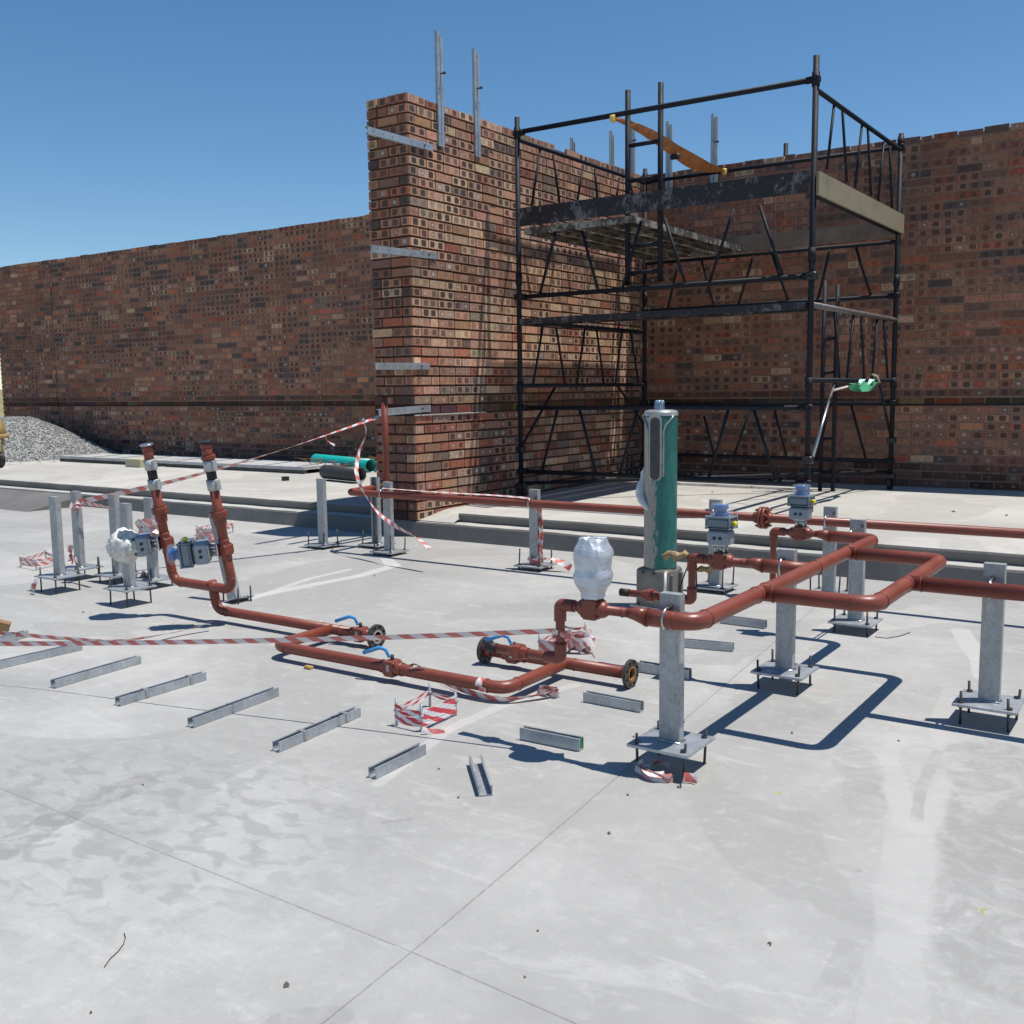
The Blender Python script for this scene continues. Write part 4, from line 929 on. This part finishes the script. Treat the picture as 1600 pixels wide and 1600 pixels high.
mb=MB()
for (x,zz) in ((bx0+.05,zb-.02),(bx0+.12,zb-.02),(bx0+.02,.03),(bx0+.18,.03)): mb.lathe([(.009,0),(.009,.006)],8,V((x,cy_-hx-.001,zz)),V((0,-1,0)))
part(mb,'casing_bolt',ROD,mc)
mb=MB(); mb.tube([(bx1-.01,cy_-hx-.004,zb-.01),(bx1-.012,cy_-hx-.006,.08)],.008,8); mb.tube([(bx1-.012,cy_-hx-.006,.09),(bx1-.03,cy_-hx-.03,.075)],.013,8); part(mb,'drain_pipe',WHITE,mc)
mb=MB(); k0=V((bx1+.02,cy_-.02,zb+.01)); mb.tube([k0+V((.07,0,.02)),k0+V((.04,0,-.06)),k0+V((.02,0,-.12)),k0+V((.045,-.02,-.2)),k0+V((.03,-.02,-.235))],.004,6); part(mb,'cable',HOSE,mc)
# white plastic flap hanging on it
g0=PY(1006,728,cy_-.10); fl=thing('plastic_flap','dirty white plastic sheet bulging from the left side of the tall cylinder','sheet',g0)
mb=MB(); mb.smooth=True
def side(a,zz,rad): d_=fd*math.cos(a)-sd*math.sin(a); return V((cxx,cy_,zz))+d_*rad
pth=[(1.75,724,.000,.006),(1.72,732,.004,.012),(1.68,742,.010,.017),(1.60,753,.016,.022),(1.45,764,.020,.027),(1.25,774,.018,.027),(.95,783,.010,.022),(.65,791,.003,.014),(.45,796,.0,.005)]
P_=[side(a,PY(1006,y_p,cy_-.08).z,rc+o_) for a,y_p,o_,r_ in pth]; R_=[q_[3] for q_ in pth]; P2=[];R2=[]
for i in range(len(P_)-1):
    for q_ in range(4): P2.append(lerp(P_[i],P_[i+1],q_/4)); R2.append(R_[i]*(1-q_/4)+R_[i+1]*q_/4)
P2.append(P_[-1]); R2.append(R_[-1]); mb.tube(P2,R2,22)
ax_=V((cxx,cy_,0))
for v_ in mb.v:
    o_=V((v_.x-ax_.x,v_.y-ax_.y,0)); f_=.010*(1-2*abs(noise.noise(V((v_.x*26,v_.y*26,v_.z*9)))))-.003; v_ += o_.normalized()*f_
part(mb,'sheet',WCLOTH,fl)
# rag on the elbow of the middle branch
r0=V((xe2,y5,z)); rg=thing('rag','brown sacking rag wrapped on the branch elbow beside the tall cylinder','rag',r0)
mb=MB(); mb.smooth=True
for (o_,a_,L_) in ((V((-.02,-.0,.012)),V((-1,0,-.05)),.13),(V((.02,.02,-.05)),V((1,.2,.15)),.11)):
    pts=[r0+o_+a_*L_*i/7+V((0,0,.008*math.sin(i*1.7))) for i in range(8)]; mb.tube(pts,[.010,.017,.012,.019,.013,.018,.012,.004],9)
for v_ in mb.v: v_ += V((noise.noise(v_*60)*.014,noise.noise(v_*60+V((9,0,0)))*.014,noise.noise(v_*50+V((0,7,0)))*.016))
part(mb,'folds',RAG,rg)
# ------------------------------------------------------------------ loose strut channels on the floor
def floorch(a,b,lab,wd=.034,h=.036,openup=True,inner=None,out=(0,1,0)):
    a=PZ(*a,0);b=PZ(*b,0); t=(b-a).normalized(); n=Z.cross(t); n=n if n.dot(V((_r.x*0+ .566*0-0,1,0)))>0 or abs(t.x)<.5 else -n
    if n.y<0 and abs(t.x)>.5: n=-n
    if abs(t.x)<=.5 and n.x>0: n=-n
    a=a+n*wd/2; b=b+n*wd/2
    o=thing('strut_channel',lab,'channel',a,'loose strut channels lying on the floor')
    mb=MB(); M=channel_mb(mb,a+Z*.0015,b+Z*.0015,wd,h,.003,(0,0,1),lip=.008); part(mb,'channel',GALV,o)
    L=(b-a).length; mb=MB()
    for k in (.28,.8):
        if L>.25: mb.box((-wd/2-.003,.004,L*k),(wd/2+.003,h+.002,L*k+.018),M)
    if L>.25 and lab.find('joining')>=0: part(mb,'joining_plate',SILV,o)
    if inner:
        mb=MB(); mb.box((-wd/2+.004,.004,L-.012),(wd/2-.004,h-.004,L-.004),M); part(mb,'end_plug',simple('green plug',(.02,.2,.07),.5),o)
floorch((-70,1027),(45,996),'strut channel farthest left, cut off by the picture edge'); floorch((-10,1048),(129,1016),'second strut channel from the left, just below the floor tape')
floorch((87,1076),(221,1037),'third strut channel from the left'); floorch((188,1104),(323,1063),'fourth strut channel from the left, with a joining plate'); floorch((303,1138),(436,1088),'fifth strut channel from the left')
floorch((437,1176),(564,1120),'sixth strut channel, with a joining plate, left of the taped rods'); floorch((588,1218),(666,1179),'short strut channel below the taped rods')
floorch((812,1156),(905,1175),'strut channel with a green end plug',h=.045,wd=.034,inner=1); floorch((911,1097),(1000,1114),'strut channel below the right black flange',h=.04); floorch((995,1050),(1076,1063),'strut channel left of the nearest stand and right of the flange',h=.045)
floorch((1067,1012),(1145,1019),'strut channel showing right of the nearest stand',h=.04); floorch((1125,974),(1195,983),'strut channel under the slanting pipe',h=.042); floorch((748,1245),(733,1196),'short channel lying end-on, open side up, nearest the camera',wd=.045,h=.034)
# ------------------------------------------------------------------ barrier tape
def taperun(name,lab,pts,width,parent=None,twist=0,ph=0,wdir=None,cr=.002,sub=10,group='red and white barrier tape',mat=None):
    t=thing(name,lab,'tape',pts[0],group) if parent is None else parent
    P_=[]
    n=len(pts); pts=[V(p) for p in pts]
    for i in range(n-1):
        p0=pts[max(0,i-1)];p1=pts[i];p2=pts[i+1];p3=pts[min(n-1,i+2)]
        for k in range(sub):
            s_=k/sub; P_.append(.5*((2*p1)+(p2-p0)*s_+(2*p0-5*p1+4*p2-p3)*s_*s_+(3*p1-p0-3*p2+p3)*s_**3))
    P_.append(pts[-1])
    mb=MB(); mb.smooth=True; mb.ribbon(P_,width,wdir,twist,ph,crumple=cr); part(mb,'ribbon',mat or TAPE,t); return t
# the long one: solve its height from the line of its own shadow on the floor
sA=PZ(0,1071,0); sB=PZ(690,1155,0)
def tape_pt(px,py):
    lo=.02;hi=.8
    nrm=V((-(sB-sA).y,(sB-sA).x,0)).normalized()
    def f(z_): p=PZ(px,py,z_); q=p-V((.278,.155,1))*z_; return (q-sA).dot(nrm)
    for _ in range(50):
        md=(lo+hi)/2
        if f(lo)*f(md)<=0: hi=md
        else: lo=md
    return PZ(px,py,(lo+hi)/2)
print('tape z',[round(tape_pt(*p).z,3) for p in ((0,1006),(300,1002),(600,996),(800,989))])
riser=V((xe,y1,PY(883,986,y1).z))
tl=[PZ(-200,1004,tape_pt(0,1006).z),tape_pt(0,1006),tape_pt(300,1003),tape_pt(600,996),riser+V((-.015,-.018,0))]
taperun('barrier_tape','long taut tape line stretched across the floor area to the small riser pipe',tl,.022,wdir=(.1,.3,1),ph=.25,twist=.4,cr=.0006,sub=30)
q=riser; taperun('tape_tail','loose tape end fluttering right of the small riser pipe',[q+V((-.02,-.02,.0)),q+V((.03,-.01,-.015)),q+V((.08,0,-.03)),q+V((.12,.0,-.06)),q+V((.14,.01,-.085))],[.02]*20+[.045]*21,twist=1.2,cr=.004)
zt_=lambda px,py,z_:PZ(px,py,z_)
taperun('barrier_tape','slack tape lying on the floor between the upright pipes and the left edge',[zt_(-40,985,.05),zt_(45,993,.03),zt_(120,999,.02),zt_(180,1002,.02),zt_(240,994,.03),zt_(290,984,.03),zt_(330,972,.05)],.024,wdir=(0,.5,1),ph=.4,twist=1.0,cr=.002)
tb=PZ(121.5,886,.08); p0=PY(118,786,tb.y-.03); p1=V((rz.x-.03,6.33,PY(590,651,6.33).z))
taperun('barrier_tape','tape rising from the far left stand to the bracket on the brick pillar',[p0,lerp(p0,p1,.33)+V((0,0,-.045)),lerp(p0,p1,.66)+V((0,0,-.04)),p1],.046,wdir=(0,-.3,1),twist=1.5,ph=.3,cr=.001,sub=30)
yy=6.2
taperun('tape_tail','long tape tail hanging and blowing from the bracket near the brick pillar',[PY(567,654,6.2),PY(572,678,6.18),PY(562,703,6.1),PY(557,735,6.0),PY(566,765,5.9),PY(590,800,5.8),PY(618,822,5.7),PY(648,838,5.65),PY(672,857,5.6)],.03,twist=9,cr=.003,sub=12)
taperun('tape_tail','short tape scrap hanging from the rising tape line',[lerp(p0,p1,.80)+V((0,-.01,-.03)),lerp(p0,p1,.80)+V((.02,-.01,-.07)),lerp(p0,p1,.82)+V((.03,0,-.12))],.02,twist=2)
taperun('barrier_tape','tape lying along the top of the row pipe from the pillar stand',[rowat(600)+V((0,-.02,.05)),rowat(650)+V((0,-.01,.045)),rowat(720)+V((0,.0,.042)),rowat(780)+V((0,0,.042)),rowat(828)+V((0,-.01,.037))],.018,wdir=(0,1,.15),twist=.5,cr=.001,mat=m_tape('pale twisted tape',(.70,.66,.65),(.60,.25,.22),.5))
sL=PZ(834,882,.035); mb=None
tp=thing('wound_tape','red and white tape wound down the side of the row stand','tape',(sL.x,sL.y,.1),'red and white barrier tape')
for k in range(3):
    ptsx=[V((sL.x+PW/2+.006+random.uniform(-.004,.012),sL.y+.01+random.uniform(-.01,.02),z_)) for z_ in (.50,.42,.33,.25,.17,.09,.05)]
    taperun('x','',ptsx,.035,parent=tp,twist=3+k,ph=k,cr=.004)
taperun('x','',[V((sL.x-.035,sL.y-.01,.09)),V((sL.x,sL.y-.02,.06)),V((sL.x+.06,sL.y-.02,.08)),V((sL.x+.13,sL.y,.09)),V((sL.x+.22,sL.y+.02,.07)),V((sL.x+.30,sL.y+.02,.03))],.05,parent=tp,twist=3,cr=.006)
PALE=m_tape('faded barrier tape',(.70,.66,.65),(.58,.20,.17),.5)
def wad(lab,c,ext,n,seed,wd=.04):
    global PALE
    random.seed(seed); t=thing('crumpled_tape',lab,'tape',c,'red and white barrier tape'); c=V(c)
    for k in range(n):
        a0=random.uniform(0,6.28); pts=[]; m_=5; sp_=random.uniform(1.2,3.4); zk=random.uniform(-1,1)
        for i in range(m_):
            a=a0+sp_*i/(m_-1); rr=random.uniform(.55,1.0)
            p=c+V((math.cos(a)*ext[0]*rr,math.sin(a)*ext[1]*rr,ext[2]*max(-1,min(1,zk*.6+random.uniform(-.45,.45))))); p.z=max(p.z,wd*.3); pts.append(p)
        taperun('x','',pts,wd*random.uniform(.8,1.1),parent=t,wdir=(random.uniform(-.3,.3),random.uniform(-.3,.3),1),twist=random.uniform(-1.3,1.3),ph=random.uniform(-.6,.6),cr=.0015,sub=8,mat=PALE)
    return t
wad('faded tape bunched in the wind between the left stands and left upright pipe',PZ(235,822,.42)+V((0,0,0)),(.11,.08,.075),9,3,.06)
q=PZ(119,790,.0); q=PY(119,790,tb.y-.02); wad('tape knotted round the top of the far left stand',q,(.05,.03,.025),5,5,.035)
wad('tape scrap hanging beside the base of the tape-tied far left stand',PY(112,868,tb.y-.12),(.03,.02,.07),3,8,.04)
taperun('barrier_tape','short doubled tape between two of the far left stands',[PY(128,785,tb.y-.03),PY(150,789,tb.y-.05),PY(172,793,tb.y-.08)],.03,wdir=(0,0,1),twist=1,cr=.003)
wad('tape trailing under the nearest stand base plate',V((-1.47,2.99,.022)),(.09,.055,.012),4,11,.03)
taperun('tape_tail','red tape end poking out right of the nearest stand base',[V((-1.36,2.94,.03)),PZ(1068,1214,.02),PZ(1090,1217,.02)],.03,wdir=(0,.4,1),cr=.002)
wad('pink and white tape wad around short rods behind the small riser',PZ(872,1012,.05)+V((0,.15,0)),(.12,.06,.06),12,14,.05)
wad('faded tape wad behind the right upright pipe',PZ(322,835,.06),(.14,.06,.05),10,17,.05)
wad('tape wrapped on the floor spool near its middle valve',PZ(650,1043,.085),(.07,.015,.02),4,21,.03)
wad('tape bunched on the floor beside the bend of the floor spool',PZ(855,1080,.02),(.06,.02,.015),4,23,.04)
taperun('barrier_tape','tape loop lying under the floor spool near its bend',[PZ(690,1062,.02),PZ(730,1080,.02),PZ(780,1092,.02),PZ(830,1088,.02),PZ(870,1078,.03)],.03,wdir=(0,.4,1),twist=1.5,cr=.002)
xx=PZ(758,1068,ZS).x; ptsr=[V((xx+.01*i/12*2,yb-math.cos(2*math.pi*i/12)*(RG+.003),ZS+math.sin(2*math.pi*i/12)*(RG+.003))) for i in range(13)]
taperun('tape_band','tape band wrapped once round the floor spool near its bend',ptsr,.035,wdir=(1,0,0),cr=.0005,sub=3)
q=PZ(52,940,.06); taperun('tape_tail','pink tape flap hanging in front of the leftmost stand',[PZ(57,905,.10),PZ(54,915,.06),PZ(50,920,.03)],.05,twist=.6,cr=.004,wdir=(1,0,0))
wad('tape strip hanging beside the stand behind the bagged actuator',PZ(225,897,.08),(.02,.02,.05),2,31,.04)
# rods caged in tape
def cage(lab,rods,h,zb_=.03,seed=1,bands=4,mat=None):
    random.seed(seed); g=[PZ(*p,0) for p in rods]; c=sum(g,V((0,0,0)))/len(g)
    t=thing('taped_rods',lab,'anchor rods',c,'anchor rods wrapped in tape')
    for p in g:
        mb=MB(); mb.cyl(p+V((0,0,-.01)),p+V((0,0,h*random.uniform(.92,1.05))),.0055,8); mb.cyl(p+V((0,0,h*.55)),p+V((0,0,h*.55+.008)),.011,6); part(mb,'threaded_rod',GALV,t)
    hh=(h-.02-zb_)/bands
    for b_ in range(bands):
        k=len(g); full = b_>=bands-2
        for sd_ in range(k if full else 2):
            e=[]
            for i in (sd_,(sd_+1)%k):
                d=(g[i]-c); d.z=0; d.normalize(); e.append(g[i]+d*.007+V((0,0,zb_+hh*(b_+.5)+random.uniform(-.006,.006))))
            L_=(e[1]-e[0]).length; P_=[lerp(e[0],e[1],q_/8)+V((0,0,-.007*math.sin(math.pi*q_/8)-(.010 if sd_>1 else 0))) for q_ in range(9)]
            mb=MB(); mb.smooth=True; mb.ribbon(P_,hh*(1.06 if sd_<2 else .7),(0,0,1),t0=.035*b_+(.045 if sd_ else .0)+random.uniform(-.003,.003),crumple=.001); part(mb,'tape',mat or TAPE,t)
    return t
cage('four upright rods boxed in red and white tape, centre foreground',[(620,1134),(659,1143),(712,1118),(672,1104)],.105,.018,2,5,m_tape('fresh barrier tape',(.72,.70,.70),(.62,.02,.045),.08))
taperun('tape_tail','tape end lying at the foot of the boxed rods in the foreground',[PZ(659,1140,.02),PZ(672,1143,.01),PZ(684,1143,.008),PZ(694,1140,.012)],.022,wdir=(0,.6,1),cr=.002)
cage('anchor rods wrapped in tape at far left behind the leftmost stand',[(33,886),(57,891),(92,882),(72,874)],.10,.03,4,3)
cage('bare-topped anchor rods with pale tape behind the right upright pipe',[(308,837),(330,842),(364,832),(338,828)],.11,.05,6,2)
cage('anchor rods in pink tape behind the small riser pipe',[(843,1021),(880,1027),(915,1000),(880,996)],.10,.02,9,3)
# ------------------------------------------------------------------ back platform clutter
random.seed(5)
gp=V((-18.3,9.9,ZU)); mb=MB(); mb.smooth=True; n=64; idx={}
def gh(x,y):
    d=math.hypot((x-gp.x)/2.85,(y-gp.y)/1.75); d+=.09*noise.noise(V((x*.9,y*.9,0))); h=max(0,.66*1.55*(1-d)); h=min(h,.66+.03*noise.noise(V((x*2,y*2,3))));  return h
for i in range(n+1):
    for j in range(n+1):
        x=gp.x-3.1+6.2*i/n; y=gp.y-1.9+3.1*j/n; h=gh(x,y); idx[i,j]=mb.av((x,y,ZU-.012+h+(.018*noise.noise(V((x*9,y*9,0))) if h>0 else 0)))
for i in range(n):
    for j in range(n): mb.af([idx[i,j],idx[i+1,j],idx[i+1,j+1],idx[i,j+1]])
def stone(mb,c,r):
    base=[V(q).normalized() for q in ((1,0,0),(-1,0,0),(0,1,0),(0,-1,0),(0,0,1),(0,0,-1))]
    k=[mb.av(c+q*r*random.uniform(.6,1.25)) for q in base]
    for a,b_,d in ((0,2,4),(2,1,4),(1,3,4),(3,0,4),(2,0,5),(1,2,5),(3,1,5),(0,3,5)): mb.af([k[a],k[b_],k[d]])
mb.smooth=False
for i in range(9000):
    x=random.uniform(gp.x-1,gp.x+3.1); y=random.uniform(gp.y-1.9,gp.y+1.2); h=gh(x,y)
    if h<=0 and random.random()<.93: continue
    stone(mb,V((x,y,ZU+h)),random.uniform(.008,.020))
tag(mb.build('gravel_pile',GRAV,loc=gp),'heap of grey gravel against the far left of the long wall','gravel',kind='stuff')
# yellow site machine, only its edge in view
q=PZ(-22,731,ZU); ym=thing('concrete_mixer','yellow site machine drum at the left picture edge before the gravel','machine',q)
mb=MB(); mb.smooth=True; mb.lathe([(.10,.36),(.26,.42),(.30,.52),(.30,.60),(.24,.72),(.12,.80)],24,q); part(mb,'drum',YMACH,ym)
mb=MB(); mb.smooth=True; mb.lathe([(.30,.44),(.345,.45),(.345,.49),(.30,.50)],28,q); part(mb,'ring_gear',YMACH,ym)
mb=MB()
for a in (0,1.57,3.14,4.71): mb.tube([q+V((math.cos(a+.5)*.30,math.sin(a+.5)*.30,.46)),q+V((math.cos(a+.5)*.27,math.sin(a+.5)*.27,.12))],.022,8)
part(mb,'frame_leg',YMACH,ym); mb=MB()
for a in (.5,3.6): mb.lathe([(.12,-.03),(.12,.03)],18,q+V((math.cos(a)*.22,math.sin(a)*.22,.12)),V((0,1,0)))
part(mb,'wheel',HOSE,ym)
# formwork panels
for (xa,xb_,lab) in ((PZ(133,718,ZU).x,-12.75,'pale formwork panel lying farther left by the long wall'),(-12.70,-9.80,'pale formwork panel lying farther right, ending near the pipe offcuts')):
    t=thing('formwork_panel',lab,'panel',((xa+xb_)/2,9.8,ZU),'formwork panels on the platform')
    mb=MB(); mb.box((xa,9.45,ZU+.05),(xb_,10.15,ZU+.09)); part(mb,'face',FORM,t)
    mb=MB(); mb.box((xa+.01,9.46,ZU),(xb_-.01,9.52,ZU+.05)); mb.box((xa+.01,10.08,ZU),(xb_-.01,10.14,ZU+.05)); part(mb,'bearer',simple('dark edge timber',(.07,.065,.06),.8),t)
    mb=MB(); k=0
    while xa+.3+k*.62<xb_-.05: mb.tube([(xa+.3+k*.62,9.46,ZU+.093),(xa+.1+k*.62,10.14,ZU+.093)],.003,5); k+=1
    part(mb,'wire_grid',BLACK,t)
q=PZ(206,730,ZU); mb=MB(); mb.bbox((q.x-.16,q.y,ZU),(q.x+.20,q.y+.22,ZU+.12),.008); tag(mb.build('timber_block',BLOCK,loc=q),'yellowish timber block beside the formwork panels','block')
def offcut(p,q_,r,mat,lab,name):
    t=thing(name,lab,'pipe',p,'plastic pipe offcuts'); d=(q_-p).normalized(); mb=MB(); mb.smooth=True
    M=frame(p,d); L=(q_-p).length; seg=26
    rr=[(r,0),(r,L),(r*.9,L),(r*.9,0),(r,0)]
    mb.lathe(rr,seg,p,d,cap=False); part(mb,'pipe_wall',mat,t)
zz=ZU+.10
offcut(PZ(508,737,ZU+.10),PZ(563,742,ZU+.10),.085,PBLACK,'black plastic pipe offcut lying in front of the turquoise one','black_pipe_offcut')
pa=PY(494,719,10.45); pb=PY(580,728,10.05); offcut(pa,pb,.092,PGREEN,'turquoise plastic pipe offcut on top of the brush pile','turquoise_pipe_offcut')
random.seed(12); mb=MB()
for i in range(700):
    p=lerp(PZ(468,737,ZU),PZ(590,739,ZU),random.random())+V((random.uniform(-.1,.1),random.uniform(.1,1.3),0))
    p.z=ZU+random.uniform(0,.16)*random.random()*min(1,(p.y-9)*.9)
    d=V((random.uniform(-1,1),random.uniform(-.6,.6),random.uniform(-.15,.10))).normalized(); L=random.uniform(.08,.40); k=p+d*L*.5+V((0,0,random.uniform(-.02,.03)))
    e=p+d*L; 
    if min(e.z,k.z,p.z)<ZU: continue
    mb.tube([p,k,e],[.007,.005,.002],4)
tag(mb.build('dry_brush',BRUSH,loc=PZ(530,738,ZU)),'pile of dry brown brush under the pipe offcuts','brush',kind='stuff')
q=PZ(446,751,ZU); mb=MB(); mb.box((q.x-.035,q.y-.03,ZU),(q.x+.035,q.y+.03,ZU+.05)); tag(mb.build('small_box',BLACK,loc=q),'tiny dark box standing alone on the platform','box')
q=PZ(0,985,0); t=thing('timber_offcut','orange-brown timber offcut at the left picture edge','timber',q)
mb=MB(); Mx=Matrix.Translation(PZ(-13,975,.045))@Matrix.Rotation(.9,4,'Z')@Matrix.Rotation(.35,4,'Y'); mb.box((-.09,-.035,-.03),(.09,.035,.03),Mx); part(mb,'timber',TIMB,t)
q=PZ(482,1045,0); mb=MB(); mb.bbox((q.x-.02,q.y-.012,0),(q.x+.022,q.y+.014,.014),.003); tag(mb.build('sponge_scrap',simple('ochre scrap',(.40,.27,.08),.9,0,.4,90),loc=q),'small ochre scrap on the floor left of the middle valve','scrap')
def wire(pts,r,lab,mat=ROD): mb=MB(); mb.tube([PZ(*p,r+.001) for p in pts],r,6); tag(mb.build('wire',mat,loc=PZ(*pts[0],0)),lab,'wire')
wire([(163,1511),(172,1498),(185,1486),(193,1475),(196,1465),(194,1458)],.0011,'thin curved wire lying on the floor, bottom left')
wire([(1367,995),(1385,997),(1405,994),(1422,988)],.002,'thin wire lying on the floor right of the middle stands')
wire([(1200,1474),(1202,1472),(1205,1474),(1203,1477)],.0016,'tiny bent black wire near the bottom right')
wire([(400,777),(420,778),(440,776)],.006,'thin rod on the platform edge left of the lone stand')
random.seed(3)
stones=[((448,1541),'largest pebble, alone at the bottom left of the slab joint crossing',.010),((1069,1129),'small pebble beside the nearest stand post',.006),((1060,1231),'small stone below the nearest stand, by its red tape end',.007),((981,1243),'small pebble left of the tape under the nearest stand',.005),
 ((716,1247),'small pebble just left of the end-on short channel',.006),((686,1202),'small pebble right of the short channel below the taped rods',.005),((1237,1146),'pebble inside the shadow of the square pipe loop',.006),((1404,1158),'pebble in the middle of the floor left of the right edge stand',.006),
 ((952,1303),'brownish pebble in the open floor below the nearest stand',.006),((585,900),'pebble on the pale streak before the pillar stands',.008),((840,1455),'tiny pebble near the slab joint, lower middle',.004),((1490,800),'flat pebble on the platform right of the farthest actuator',.016),
 ((1573,806),'pebble on the platform at the right picture edge',.013),((130,957),'pebble below the bag-wrapped actuator',.008),((223,1227),'pebble below the fourth strut channel from the left',.006),((820,1527),'tiny pebble right of the slab joint crossing near the bottom',.004),
 ((142,1583),'tiny pebble near the bottom left corner',.004),((1113,769),'pebble on the platform above the middle actuator',.013),((990,1152),'pebble left of the nearest stand base plate',.006)]
PEB=simple('pebble grey',(.12,.11,.10),.9,0,.3,60)
for p,lab,r_ in stones:
    mb=MB(); zz=ZU if p[1]<830 else 0; q=PZ(*p,zz); stone(mb,q+V((0,0,.002)),r_)
    tag(mb.build('pebble',PEB,loc=q),lab,'pebble','pebbles scattered on the concrete')
for p,lab in (((1216,1239),'faint yellow chalk crumb on the floor right of the nearest stand'),((1533,1423),'faint yellow chalk crumb near the bottom right corner')):
    mb=MB(); q=PZ(*p,0); 
    for k in range(9): stone(mb,q+V((random.uniform(-.012,.012),random.uniform(-.012,.012),.001)),.0025)
    tag(mb.build('chalk_crumb',YEL,loc=q),lab,'crumb')
